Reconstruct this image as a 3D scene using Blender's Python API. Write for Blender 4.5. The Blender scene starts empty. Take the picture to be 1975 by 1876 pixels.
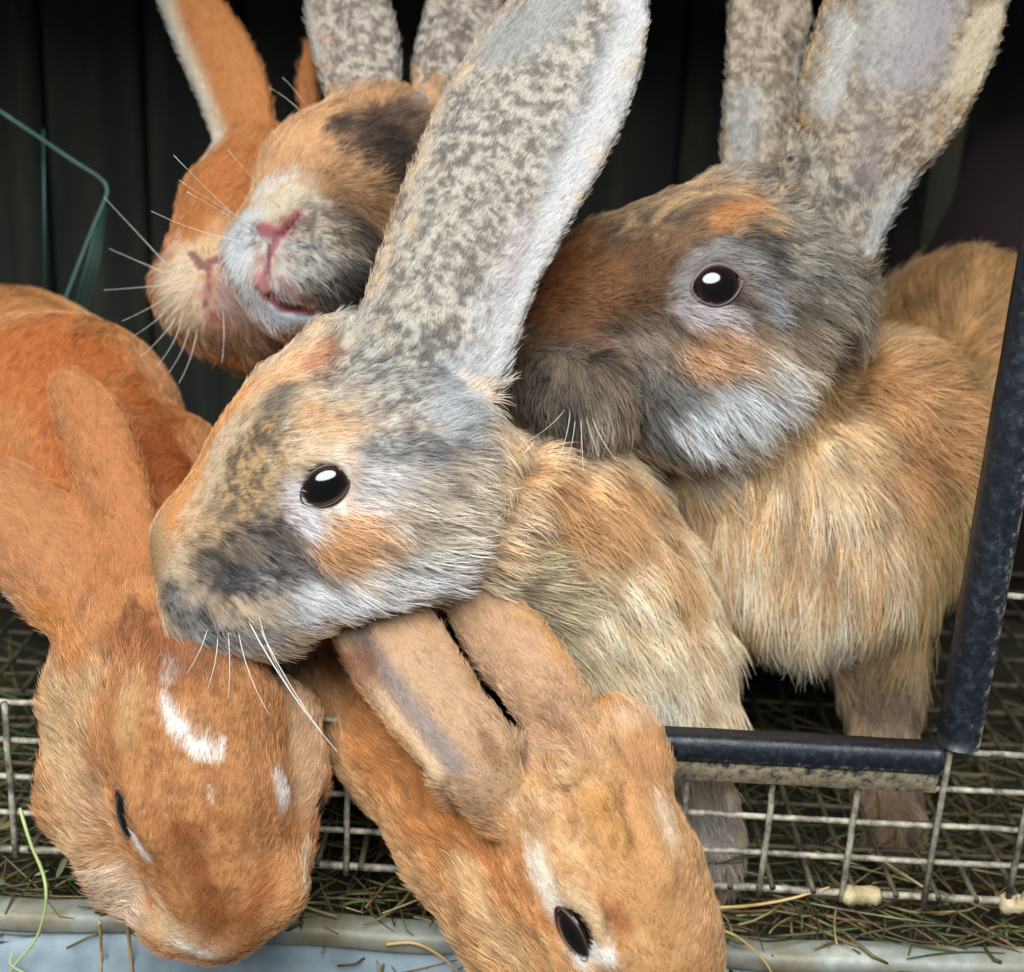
import bpy, bmesh, math, random
import numpy as np
from mathutils import Vector, Matrix, Quaternion

# ------------------------------------------------------------------ camera, world, light
scn = bpy.context.scene
COL = scn.collection
PITCH, ROLL = math.radians(18.8), math.radians(3.05)
FPX, CX, CY = 2650.0, 987.5, 938.0          # focal length and centre in pixels of a 1975 x 1876 view
CAM = np.array([0.0, -0.362, 0.250])
_u0 = np.array([0, math.sin(PITCH), math.cos(PITCH)]); _r0 = np.array([1.0, 0, 0])
FWD = np.array([0, math.cos(PITCH), -math.sin(PITCH)])
RGT = math.cos(ROLL) * _r0 + math.sin(ROLL) * _u0
UPV = -math.sin(ROLL) * _r0 + math.cos(ROLL) * _u0

cam_d = bpy.data.cameras.new('camera'); cam = bpy.data.objects.new('camera', cam_d); COL.objects.link(cam)
cam_d.sensor_fit = 'HORIZONTAL'; cam_d.sensor_width = 36.0; cam_d.lens = 36.0 * FPX / 1975.0
cam_d.clip_start = 0.01; cam_d.clip_end = 50
cam_d.dof.use_dof = True; cam_d.dof.focus_distance = 0.375; cam_d.dof.aperture_fstop = 13.0
cam.matrix_world = Matrix(((RGT[0], UPV[0], -FWD[0], CAM[0]), (RGT[1], UPV[1], -FWD[1], CAM[1]),
                           (RGT[2], UPV[2], -FWD[2], CAM[2]), (0, 0, 0, 1)))
scn.camera = cam

world = bpy.data.worlds.new('World'); scn.world = world; world.use_nodes = True
bg = world.node_tree.nodes['Background']; bg.inputs[0].default_value = (0.82, 0.92, 1.0, 1); bg.inputs[1].default_value = 0.11

def area_light(name, loc, target, sx, sy, power, col):
    l = bpy.data.lights.new(name, 'AREA'); l.shape = 'ELLIPSE'; l.size = sx; l.size_y = sy
    l.energy = power; l.color = col
    o = bpy.data.objects.new(name, l); COL.objects.link(o); o.location = loc
    o.rotation_euler = (Vector(target) - Vector(loc)).to_track_quat('-Z', 'Y').to_euler()
    return o
area_light('daylight_opening', (-0.12, -0.72, 0.86), (0.0, 0.06, 0.08), 1.0, 0.70, 30.0, (0.95, 0.985, 1.0))

vs = scn.view_settings
vs.view_transform = 'Standard'; vs.look = 'None'; vs.exposure = 0.0; vs.gamma = 1.0; vs.use_curve_mapping = False
scn.render.engine = 'CYCLES'
scn.cycles.use_denoising = True
scn.cycles.max_bounces = 8; scn.cycles.diffuse_bounces = 4; scn.cycles.glossy_bounces = 4
scn.cycles_curves.shape = 'RIBBONS'

# ------------------------------------------------------------------ helpers
rng = np.random.default_rng(7); random.seed(7)
def pix(x, y, d):
    """the point at depth d (metres along the view axis) that shows at pixel (x, y)"""
    return CAM + d * (FWD + (x - CX) / FPX * RGT - (y - CY) / FPX * UPV)
def on_y(x, y, Y):
    """the point on the vertical plane at distance Y that shows at pixel (x, y)"""
    v = FWD + (x - CX) / FPX * RGT - (y - CY) / FPX * UPV
    return CAM + v * ((Y - CAM[1]) / v[1])
def on_z(x, y, Z):
    v = FWD + (x - CX) / FPX * RGT - (y - CY) / FPX * UPV
    return CAM + v * ((Z - CAM[2]) / v[2])
def lin(c):
    a = np.asarray(c, float) / 255.0
    return np.where(a <= 0.04045, a / 12.92, ((a + 0.055) / 1.055) ** 2.4)

def coat_lin(c):
    a = lin(c); return a + 0.08 * (float(a @ np.array([0.3, 0.59, 0.11])) - a)
def _hash(ix, iy, iz, seed):
    h = (ix * 374761393 + iy * 668265263 + iz * 2147483647 + seed * 1274126177) & 0xFFFFFFFF
    h = ((h ^ (h >> 13)) * 1274126177) & 0xFFFFFFFF
    h = ((h ^ (h >> 16)) * 2246822519) & 0xFFFFFFFF
    return ((h ^ (h >> 15)) & 0xFFFF) / 65535.0
def vnoise(p, scale, seed=0):
    q = np.asarray(p, float) / scale; i = np.floor(q).astype(np.int64); f = q - i; f = f * f * (3 - 2 * f)
    r = 0
    for a in (0, 1):
        for b in (0, 1):
            for c in (0, 1):
                w = (f[:, 0] if a else 1 - f[:, 0]) * (f[:, 1] if b else 1 - f[:, 1]) * (f[:, 2] if c else 1 - f[:, 2])
                r = r + w * _hash(i[:, 0] + a, i[:, 1] + b, i[:, 2] + c, seed)
    return r
def fbm(p, scale, seed=0, octv=3):
    r = 0; t = 0; a = 1.0
    for o in range(octv):
        r = r + a * vnoise(p, scale / 2 ** o, seed + 17 * o); t += a; a *= 0.55
    return r / t
def sstep(e0, e1, x):
    t = np.clip((x - e0) / (e1 - e0), 0, 1); return t * t * (3 - 2 * t)

def tag(o, label=None, cat=None, group=None, kind=None):
    if label: o['label'] = label
    if cat: o['category'] = cat
    if group: o['group'] = group
    if kind: o['kind'] = kind
    return o
def empty(name, loc=(0, 0, 0)):
    o = bpy.data.objects.new(name, None); COL.objects.link(o); o.location = [float(v) for v in loc]
    o.empty_display_size = 0.02; return o
def link(name, me, mat, parent=None, smooth=True):
    if mat is not None and len(me.materials) == 0: me.materials.append(mat)
    if smooth and len(me.polygons): me.polygons.foreach_set('use_smooth', [True] * len(me.polygons))
    o = bpy.data.objects.new(name, me); COL.objects.link(o)
    if parent is not None:
        o.parent = parent; o.matrix_parent_inverse = Matrix.Translation(-parent.location) if parent.type == 'EMPTY' and parent.parent is None else Matrix()
    return o
def mesh_np(name, V, F):
    me = bpy.data.meshes.new(name); V = np.asarray(V, np.float32); F = np.asarray(F, np.int32)
    n = F.shape[1]
    me.vertices.add(len(V)); me.vertices.foreach_set('co', V.ravel())
    me.loops.add(F.size); me.loops.foreach_set('vertex_index', F.ravel())
    me.polygons.add(len(F)); me.polygons.foreach_set('loop_start', np.arange(0, F.size, n, dtype=np.int32))
    me.update(calc_edges=True); return me
def tube_data(pts, rad, sides=8, wob=0.0):
    pts = np.asarray(pts, float); n = len(pts); rad = np.broadcast_to(np.asarray(rad, float), (n,))
    T = np.gradient(pts, axis=0); T /= np.linalg.norm(T, axis=1)[:, None] + 1e-12
    ref = np.array([0.31, 0.22, 0.93]); 
    if abs(T[0] @ ref) > 0.9: ref = np.array([0.95, 0.2, 0.1])
    V = []; 
    for i in range(n):
        a = np.cross(T[i], ref); a /= np.linalg.norm(a); b = np.cross(T[i], a)
        for s in range(sides):
            an = 2 * math.pi * s / sides
            r = rad[i] * (1 + wob * (random.random() - 0.5))
            V.append(pts[i] + r * (math.cos(an) * a + math.sin(an) * b))
    F = [(i * sides + s, i * sides + (s + 1) % sides, (i + 1) * sides + (s + 1) % sides, (i + 1) * sides + s)
         for i in range(n - 1) for s in range(sides)]
    caps = [tuple(range(sides))[::-1], tuple((n - 1) * sides + s for s in range(sides))]
    return V, F + caps
def tube(name, pts, rad, mat, parent=None, sides=8, wob=0.0):
    V, F = tube_data(pts, rad, sides, wob)
    me = bpy.data.meshes.new(name); me.from_pydata([tuple(v) for v in V], [], F); me.update()
    return link(name, me, mat, parent)
def spline(P, n):
    P = np.asarray(P, float); m = len(P)
    t = np.linspace(0, m - 1, n); i = np.clip(np.floor(t).astype(int), 0, m - 2); f = (t - i)[:, None]
    g = lambda k: P[np.clip(k, 0, m - 1)]
    p0, p1, p2, p3 = g(i - 1), g(i), g(i + 1), g(i + 2)
    return 0.5 * (2 * p1 + (p2 - p0) * f + (2 * p0 - 5 * p1 + 4 * p2 - p3) * f ** 2 + (3 * p1 - p0 - 3 * p2 + p3) * f ** 3)

# ------------------------------------------------------------------ materials
def new_mat(name):
    m = bpy.data.materials.new(name); m.use_nodes = True
    return m, m.node_tree.nodes, m.node_tree.links, m.node_tree.nodes['Principled BSDF']
def simple(name, col, rough=0.6, metal=0.0, spec=0.5):
    m, N, L, b = new_mat(name)
    b.inputs['Base Color'].default_value = (*lin(col), 1); b.inputs['Roughness'].default_value = rough
    b.inputs['Metallic'].default_value = metal; b.inputs['Specular IOR Level'].default_value = spec
    return m
def noisy(name, cols, scale=60, rough=(0.5, 0.8), metal=0.0, bump=0.3, stretch=(1, 1, 1), detail=6, bdist=0.001):
    """ramp of colours through stretched noise in object space"""
    m, N, L, b = new_mat(name)
    tc = N.new('ShaderNodeTexCoord'); mp = N.new('ShaderNodeMapping'); mp.inputs['Scale'].default_value = stretch
    nz = N.new('ShaderNodeTexNoise'); nz.inputs['Scale'].default_value = scale; nz.inputs['Detail'].default_value = detail
    nz.inputs['Roughness'].default_value = 0.62
    cr = N.new('ShaderNodeValToRGB'); el = cr.color_ramp.elements
    while len(el) < len(cols): el.new(0.5)
    for e, (p, c) in zip(el, cols): e.position = p; e.color = (*lin(c), 1)
    L.new(tc.outputs['Object'], mp.inputs[0]); L.new(mp.outputs[0], nz.inputs['Vector'])
    L.new(nz.outputs['Fac'], cr.inputs[0]); L.new(cr.outputs[0], b.inputs['Base Color'])
    mr = N.new('ShaderNodeMapRange'); mr.inputs['To Min'].default_value = rough[0]; mr.inputs['To Max'].default_value = rough[1]
    L.new(nz.outputs['Fac'], mr.inputs[0]); L.new(mr.outputs[0], b.inputs['Roughness'])
    b.inputs['Metallic'].default_value = metal
    bp = N.new('ShaderNodeBump'); bp.inputs['Strength'].default_value = bump; bp.inputs['Distance'].default_value = bdist
    L.new(nz.outputs['Fac'], bp.inputs['Height']); L.new(bp.outputs[0], b.inputs['Normal'])
    return m

def fur_material():
    m = bpy.data.materials.new('fur_strands'); m.use_nodes = True
    N, L = m.node_tree.nodes, m.node_tree.links; N.clear()
    out = N.new('ShaderNodeOutputMaterial'); at = N.new('ShaderNodeAttribute'); at.attribute_name = 'coat'
    hb = N.new('ShaderNodeBsdfHairPrincipled'); hb.parametrization = 'COLOR'
    hb.inputs['Roughness'].default_value = 0.45; hb.inputs['Radial Roughness'].default_value = 0.6
    hb.inputs['Coat'].default_value = 0.0 if 'Coat' in hb.inputs else 0
    L.new(at.outputs['Color'], hb.inputs['Color'])
    df = N.new('ShaderNodeBsdfDiffuse'); L.new(at.outputs['Color'], df.inputs['Color'])
    mx = N.new('ShaderNodeMixShader'); mx.inputs[0].default_value = 0.5
    L.new(hb.outputs[0], mx.inputs[1]); L.new(df.outputs[0], mx.inputs[2]); L.new(mx.outputs[0], out.inputs[0])
    return m
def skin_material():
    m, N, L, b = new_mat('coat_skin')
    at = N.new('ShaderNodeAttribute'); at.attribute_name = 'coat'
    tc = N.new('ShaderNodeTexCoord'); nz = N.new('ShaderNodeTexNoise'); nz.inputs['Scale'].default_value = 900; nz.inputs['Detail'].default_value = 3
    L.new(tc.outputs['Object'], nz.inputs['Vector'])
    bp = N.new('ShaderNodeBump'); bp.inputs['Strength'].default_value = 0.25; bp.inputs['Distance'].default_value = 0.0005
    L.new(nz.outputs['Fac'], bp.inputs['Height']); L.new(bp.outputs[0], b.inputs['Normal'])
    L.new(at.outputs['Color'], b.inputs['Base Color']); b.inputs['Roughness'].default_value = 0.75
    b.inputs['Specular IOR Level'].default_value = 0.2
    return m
M_FUR, M_SKIN = fur_material(), skin_material()
M_EYE, N, L, b_ = new_mat('eye_gloss')
at = N.new('ShaderNodeAttribute'); at.attribute_name = 'ring'; cr = N.new('ShaderNodeValToRGB'); el = cr.color_ramp.elements
el[0].position = 0.50; el[0].color = (0.002, 0.002, 0.002, 1); el[1].position = 0.97; el[1].color = (*lin((14, 9, 8)), 1)
for p_, c_ in ((0.66, (16, 10, 7)), (0.86, (30, 18, 11))): e_ = el.new(p_); e_.color = (*lin(c_), 1)
L.new(at.outputs['Fac'], cr.inputs[0]); L.new(cr.outputs[0], b_.inputs['Base Color'])
b_.inputs['Roughness'].default_value = 0.12; b_.inputs['Specular IOR Level'].default_value = 0.2; b_.inputs['Coat Weight'].default_value = 1.0; b_.inputs['Coat Roughness'].default_value = 0.04
M_LID_DARK = simple('eyelid_skin', (58, 43, 42), 0.5)
M_LID_PINK = simple('eyelid_pale_skin', (92, 76, 78), 0.5)
M_WHISK = simple('whisker_hair', (225, 222, 215), 0.4)
M_WHISK_D = simple('whisker_dark_hair', (95, 60, 40), 0.5)

# ------------------------------------------------------------------ signed distance fields
def smin(a, b, k):
    h = np.clip(0.5 + 0.5 * (b - a) / k, 0, 1)
    return b + (a - b) * h - k * h * (1 - h)
def sd_cone(P, a, ra, b, rb):
    ab = b - a; L2 = float(ab @ ab) + 1e-12
    t = np.clip(((P - a) @ ab) / L2, 0, 1)
    return np.linalg.norm(P - a - t[..., None] * ab, axis=-1) - (ra + (rb - ra) * t)
def sd_ell(P, c, ax, rad):
    q = ((P - c) @ ax.T) / rad
    k0 = np.linalg.norm(q, axis=-1); k1 = np.linalg.norm(q / rad, axis=-1) + 1e-9
    return k0 * (k0 - 1) / k1

class Ear:
    def __init__(self, nodes, cup=0.0, twist=0.0, th=0.0019, asym=0.0):
        A = spline([pix(x, y, d) for x, y, d, w in nodes], 15)
        self.w = spline([[w * d / FPX] for x, y, d, w in nodes], 15)[:, 0].clip(0.002)
        self.A, self.cup, self.th, self.asym = A, cup, th, asym
        T = np.gradient(A, axis=0); T /= np.linalg.norm(T, axis=1)[:, None]
        W = np.cross(T, FWD); W /= np.linalg.norm(W, axis=1)[:, None]
        Nn = np.cross(W, T)
        if Nn[0] @ FWD > 0: Nn = -Nn                     # Nn points to the viewer
        if W[0] @ RGT < 0: W = -W
        tw = math.radians(twist)
        self.W = math.cos(tw) * W + math.sin(tw) * Nn; self.N = -math.sin(tw) * W + math.cos(tw) * Nn
        m = self.w.max() + 0.012
        self.lo, self.hi = A.min(0) - m, A.max(0) + m
    def sd(self, P):
        best = np.full(P.shape[:-1], 9.0); u = np.zeros_like(best); v = np.zeros_like(best); e = np.zeros_like(best); w = np.zeros_like(best)
        for i in range(len(self.A) - 1):
            a, b = self.A[i], self.A[i + 1]; ab = b - a; l2 = ab @ ab
            t = ((P - a) @ ab) / l2; tc = np.clip(t, 0, 1)
            q = P - a - tc[..., None] * ab; d = (q * q).sum(-1); k = d < best
            best = np.where(k, d, best)
            Wd, Nd = self.W[i], self.N[i]
            u = np.where(k, q @ Wd, u); v = np.where(k, q @ Nd, v)
            e = np.where(k, np.abs(t - tc) * math.sqrt(l2), e); w = np.where(k, self.w[i] + tc * (self.w[i + 1] - self.w[i]), w)
        un = u / w
        dv = np.abs(v - w * (self.cup * un * un + self.asym * un * np.abs(un))) * 0.85 - self.th
        du = np.abs(u) - w + self.th
        o = np.sqrt(np.maximum(dv, 0) ** 2 + np.maximum(du, 0) ** 2 + e ** 2)
        return o + np.minimum(np.maximum(dv, du), 0)

class Body:
    """cones: chains of (px, py, depth, radius px);  ells: (px, py, depth, rx, ry, angle, rz) all in pixels at that depth"""
    def __init__(self, chains, ells=(), ears=(), k=0.010):
        self.prims = []; self.k = k; self.cuts = []; self.adds = []; self.ears = list(ears)
        for ch in chains:
            n = [(pix(x, y, d), r * d / FPX) for x, y, d, r in ch]
            if len(n) == 1: n = n * 2
            for (a, ra), (b, rb) in zip(n[:-1], n[1:]): self.prims.append(('c', a, ra, b, rb))
        for x, y, d, rx, ry, an, rz in ells:
            c, s = math.cos(math.radians(an)), math.sin(math.radians(an)); R2, U2 = RGT, -UPV
            ax = np.array([c * R2 + s * U2, -s * R2 + c * U2, FWD])
            self.prims.append(('e', pix(x, y, d), ax, np.array([rx, ry, rz]) * d / FPX))
    def bounds(self):
        lo, hi = np.full(3, 9.0), np.full(3, -9.0)
        for p in self.prims:
            if p[0] == 'c':
                for c, r in ((p[1], p[2]), (p[3], p[4])): lo = np.minimum(lo, c - r); hi = np.maximum(hi, c + r)
            else: lo = np.minimum(lo, p[1] - p[3].max()); hi = np.maximum(hi, p[1] + p[3].max())
        for e in self.ears: lo = np.minimum(lo, e.lo + 0.008); hi = np.maximum(hi, e.hi - 0.008)
        return lo - 0.006, hi + 0.006
    def base(self, P):
        d = None
        for p in self.prims:
            s = sd_cone(P, *p[1:]) if p[0] == 'c' else sd_ell(P, *p[1:])
            d = s if d is None else smin(d, s, self.k)
        return d
    def sd(self, P):
        d = self.base(P)
        for e in self.ears: d = smin(d, e.sd(P), 0.004)
        for a, ra, b, rb, k in self.adds: d = smin(d, sd_cone(P, a, ra, b, rb), k)
        for a, ra, b, rb, k in self.cuts: d = -smin(-d, sd_cone(P, a, ra, b, rb), k)
        return d
    def hit(self, xy, steps=90):
        """surface points seen at the given pixels (closest approach where the ray misses)"""
        xy = np.asarray(xy, float).reshape(-1, 2)
        v = FWD[None] + ((xy[:, 0] - CX) / FPX)[:, None] * RGT - ((xy[:, 1] - CY) / FPX)[:, None] * UPV
        t = np.full(len(xy), 0.27); bt = t.copy(); bd = np.full(len(xy), 9.0)
        for _ in range(steps):
            d = self.sd(CAM + t[:, None] * v); k = d < bd - 1e-6; bd = np.where(k, d, bd); bt = np.where(k, t, bt)
            t = np.where((bd < 0.0002) | (t > 0.8), t, t + np.maximum(d, 0.0004) * 0.7)
        return CAM + bt[:, None] * v
    def normal(self, P):
        e = 0.0006; g = np.stack([self.sd(P + np.eye(3)[i] * e) - self.sd(P - np.eye(3)[i] * e) for i in range(3)], -1)
        return g / (np.linalg.norm(g, axis=1)[:, None] + 1e-12)
    def line(self, pts, r, k, inset=0.0, add=False):
        """a groove (or a ridge) of radius r px along surface pixels; inset in px pushes it below the skin"""
        n = max(2, len(pts)); H = self.hit(pts); Nn = self.normal(H)
        r = np.broadcast_to(np.asarray(r, float), (len(H),)) * 0.40 / FPX
        H = H - Nn * inset * 0.40 / FPX
        new = [(H[i], r[i], H[min(i + 1, len(H) - 1)], r[min(i + 1, len(H) - 1)], k) for i in range(max(1, len(H) - 1))]
        (self.adds if add else self.cuts).extend(new)
    def mesh(self, h=0.0015):
        lo, hi = self.bounds(); n = np.ceil((hi - lo) / h).astype(int) + 1
        ax = [lo[i] + h * np.arange(n[i]) for i in range(3)]
        BS = 10; nb = np.ceil(n / BS).astype(int); S = np.empty(nb * BS, np.float32)
        bc = np.stack(np.meshgrid(*[lo[i] + h * (BS * np.arange(nb[i]) + (BS - 1) / 2) for i in range(3)], indexing='ij'), -1).reshape(-1, 3)
        cs = self.sd(bc); act = np.abs(cs) < h * BS * 0.87 * 1.7 + 0.002
        SB = np.repeat(cs.astype(np.float32), BS ** 3).reshape(-1, BS ** 3)
        loc = np.stack(np.meshgrid(*[h * (np.arange(BS) - (BS - 1) / 2)] * 3, indexing='ij'), -1).reshape(-1, 3)
        ai = np.nonzero(act)[0]
        for s in range(0, len(ai), 60):
            ii = ai[s:s + 60]; G = (bc[ii][:, None] + loc[None]).reshape(-1, 3)
            g0, g1 = bc[ii].min(0) - h * BS, bc[ii].max(0) + h * BS
            d = self.base(G)
            for e in self.ears:
                m = np.all((G > e.lo) & (G < e.hi), -1)
                if m.any(): q = np.full(d.shape, 1.0); q[m] = e.sd(G[m]); d = smin(d, q, 0.004)
            for sg, lst in ((1, self.adds), (-1, self.cuts)):
                for a, ra, b, rb, k in lst:
                    mm = max(ra, rb) + 2 * k + h; l2, h2 = np.minimum(a, b) - mm, np.maximum(a, b) + mm
                    if np.any(g1 < l2) or np.any(g0 > h2): continue
                    m = np.all((G > l2) & (G < h2), -1)
                    if m.any():
                        q = sd_cone(G[m], a, ra, b, rb); d[m] = smin(d[m], q, k) if sg > 0 else -smin(-d[m], q, k)
            SB[ii] = d.reshape(len(ii), -1)
        S = SB.reshape(nb[0], nb[1], nb[2], BS, BS, BS).transpose(0, 3, 1, 4, 2, 5).reshape(nb * BS)[:n[0], :n[1], :n[2]]
        return nets(S, lo, h)

def nets(S, lo, h):
    ins = S < 0; n = np.array(S.shape)
    c = [ins[a:n[0] - 1 + a, b:n[1] - 1 + b, d:n[2] - 1 + d] for a in (0, 1) for b in (0, 1) for d in (0, 1)]
    cnt = sum(x.astype(np.int8) for x in c); act = (cnt > 0) & (cnt < 8)
    I = np.argwhere(act); idx = np.full(act.shape, -1, np.int32); idx[act] = np.arange(len(I))
    off = np.array([(a, b, d) for a in (0, 1) for b in (0, 1) for d in (0, 1)])
    val = np.stack([S[I[:, 0] + o[0], I[:, 1] + o[1], I[:, 2] + o[2]] for o in off], 1)
    acc = np.zeros((len(I), 3)); num = np.zeros(len(I))
    for i in range(8):
        for j in range(i + 1, 8):
            if np.abs(off[i] - off[j]).sum() == 1:
                m = (val[:, i] < 0) != (val[:, j] < 0); t = val[:, i] / (val[:, i] - val[:, j] + 1e-20)
                p = off[i] + t[:, None] * (off[j] - off[i]); acc[m] += p[m]; num[m] += 1
    V = lo + h * (I + acc / num[:, None])
    F = []
    for ax in range(3):
        a1, a2 = (ax + 1) % 3, (ax + 2) % 3
        sl0 = [slice(None)] * 3; sl1 = [slice(None)] * 3; sl0[ax] = slice(0, -1); sl1[ax] = slice(1, None)
        ch = ins[tuple(sl0)] != ins[tuple(sl1)]; E = np.argwhere(ch)
        E = E[(E[:, a1] > 0) & (E[:, a2] > 0) & (E[:, a1] < n[a1] - 1) & (E[:, a2] < n[a2] - 1)]
        s0 = ins[E[:, 0], E[:, 1], E[:, 2]]
        e1, e2 = np.eye(3, dtype=int)[a1], np.eye(3, dtype=int)[a2]
        q = [E - e1 - e2, E - e2, E, E - e1]
        q = np.stack([idx[x[:, 0], x[:, 1], x[:, 2]] for x in q], 1)
        q = np.where(s0[:, None], q, q[:, ::-1]); F.append(q)
    F = np.concatenate(F); F = F[(F >= 0).all(1)]
    return V, F

# ------------------------------------------------------------------ coats
def streak(P, D, scale, seed, octv=1):
    """noise smeared along the lie of the hair"""
    if D is None: return fbm(P, scale, seed, octv)
    return sum(fbm(P + D * (t * scale), scale, seed, octv) for t in (-1.5, -0.7, 0.0, 0.7, 1.5)) / 5
def paint(P, strokes, base, seed, D=None):
    """strokes: (P3 polyline, radius m, colour, softness, opacity, warp) in order; colour may be ('m', amount, dark, light, scale)"""
    r = np.random.default_rng(seed + 1000)
    C = np.tile(coat_lin(base), (len(P), 1)); wn = fbm(P, 0.008, seed, 3) - 0.5; wf = streak(P, D, 0.0022, seed + 5) - 0.5
    if D is not None: P = P + r.normal(0, 0.0006, P.shape) - D * r.uniform(0, 0.0022, (len(P), 1))
    mott = {}
    for Q, rad, col, soft, op, warp in strokes:
        lo, hi = Q.min(0) - rad * 2.2, Q.max(0) + rad * 2.2
        m = np.nonzero(((P > lo) & (P < hi)).all(1))[0]
        if not len(m): continue
        p = P[m]; d = np.full(len(p), 9.0)
        for a, b in (zip(Q[:-1], Q[1:]) if len(Q) > 1 else [(Q[0], Q[0])]):
            ab = b - a; t = np.clip(((p - a) @ ab) / (ab @ ab + 1e-12), 0, 1)
            d = np.minimum(d, np.linalg.norm(p - a - t[:, None] * ab, axis=1))
        d = d + rad * warp * (wn[m] * 1.8 + wf[m] * 1.4)
        w = (1 - sstep(rad * (1 - soft), rad * (1 + soft * 0.6), d)) * op
        if isinstance(col[0], str):
            _, amt, dark, light, sc = col
            if sc not in mott: mott[sc] = 0.65 * streak(P, D, sc, seed + 31, 2) + 0.35 * streak(P, D, sc * 0.35, seed + 77) + (r.normal(0, 0.05, len(P)) if D is not None else 0)
            x = sstep(0.40, 0.60, mott[sc][m])[:, None]
            C[m] += (w * amt)[:, None] * ((1 - x) * coat_lin(dark) + x * coat_lin(light) - C[m])
        else: C[m] += w[:, None] * (coat_lin(col) - C[m])
    return C
def worley(P, cell, seed):
    """nearest jittered lattice point and its hash"""
    i = np.floor(P / cell).astype(np.int64); bd = np.full(len(P), 9.0); bc = P.copy(); bh = np.zeros(len(P))
    for a in (-1, 0, 1):
        for b in (-1, 0, 1):
            for c in (-1, 0, 1):
                j = i + np.array([a, b, c]); q = (j + np.stack([_hash(j[:, 0], j[:, 1], j[:, 2], seed + k) for k in range(3)], 1)) * cell
                d = ((P - q) ** 2).sum(1); k = d < bd
                bd = np.where(k, d, bd); bc[k] = q[k]; bh[k] = _hash(j[k, 0], j[k, 1], j[k, 2], seed + 9)
    return bc, bh

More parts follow.
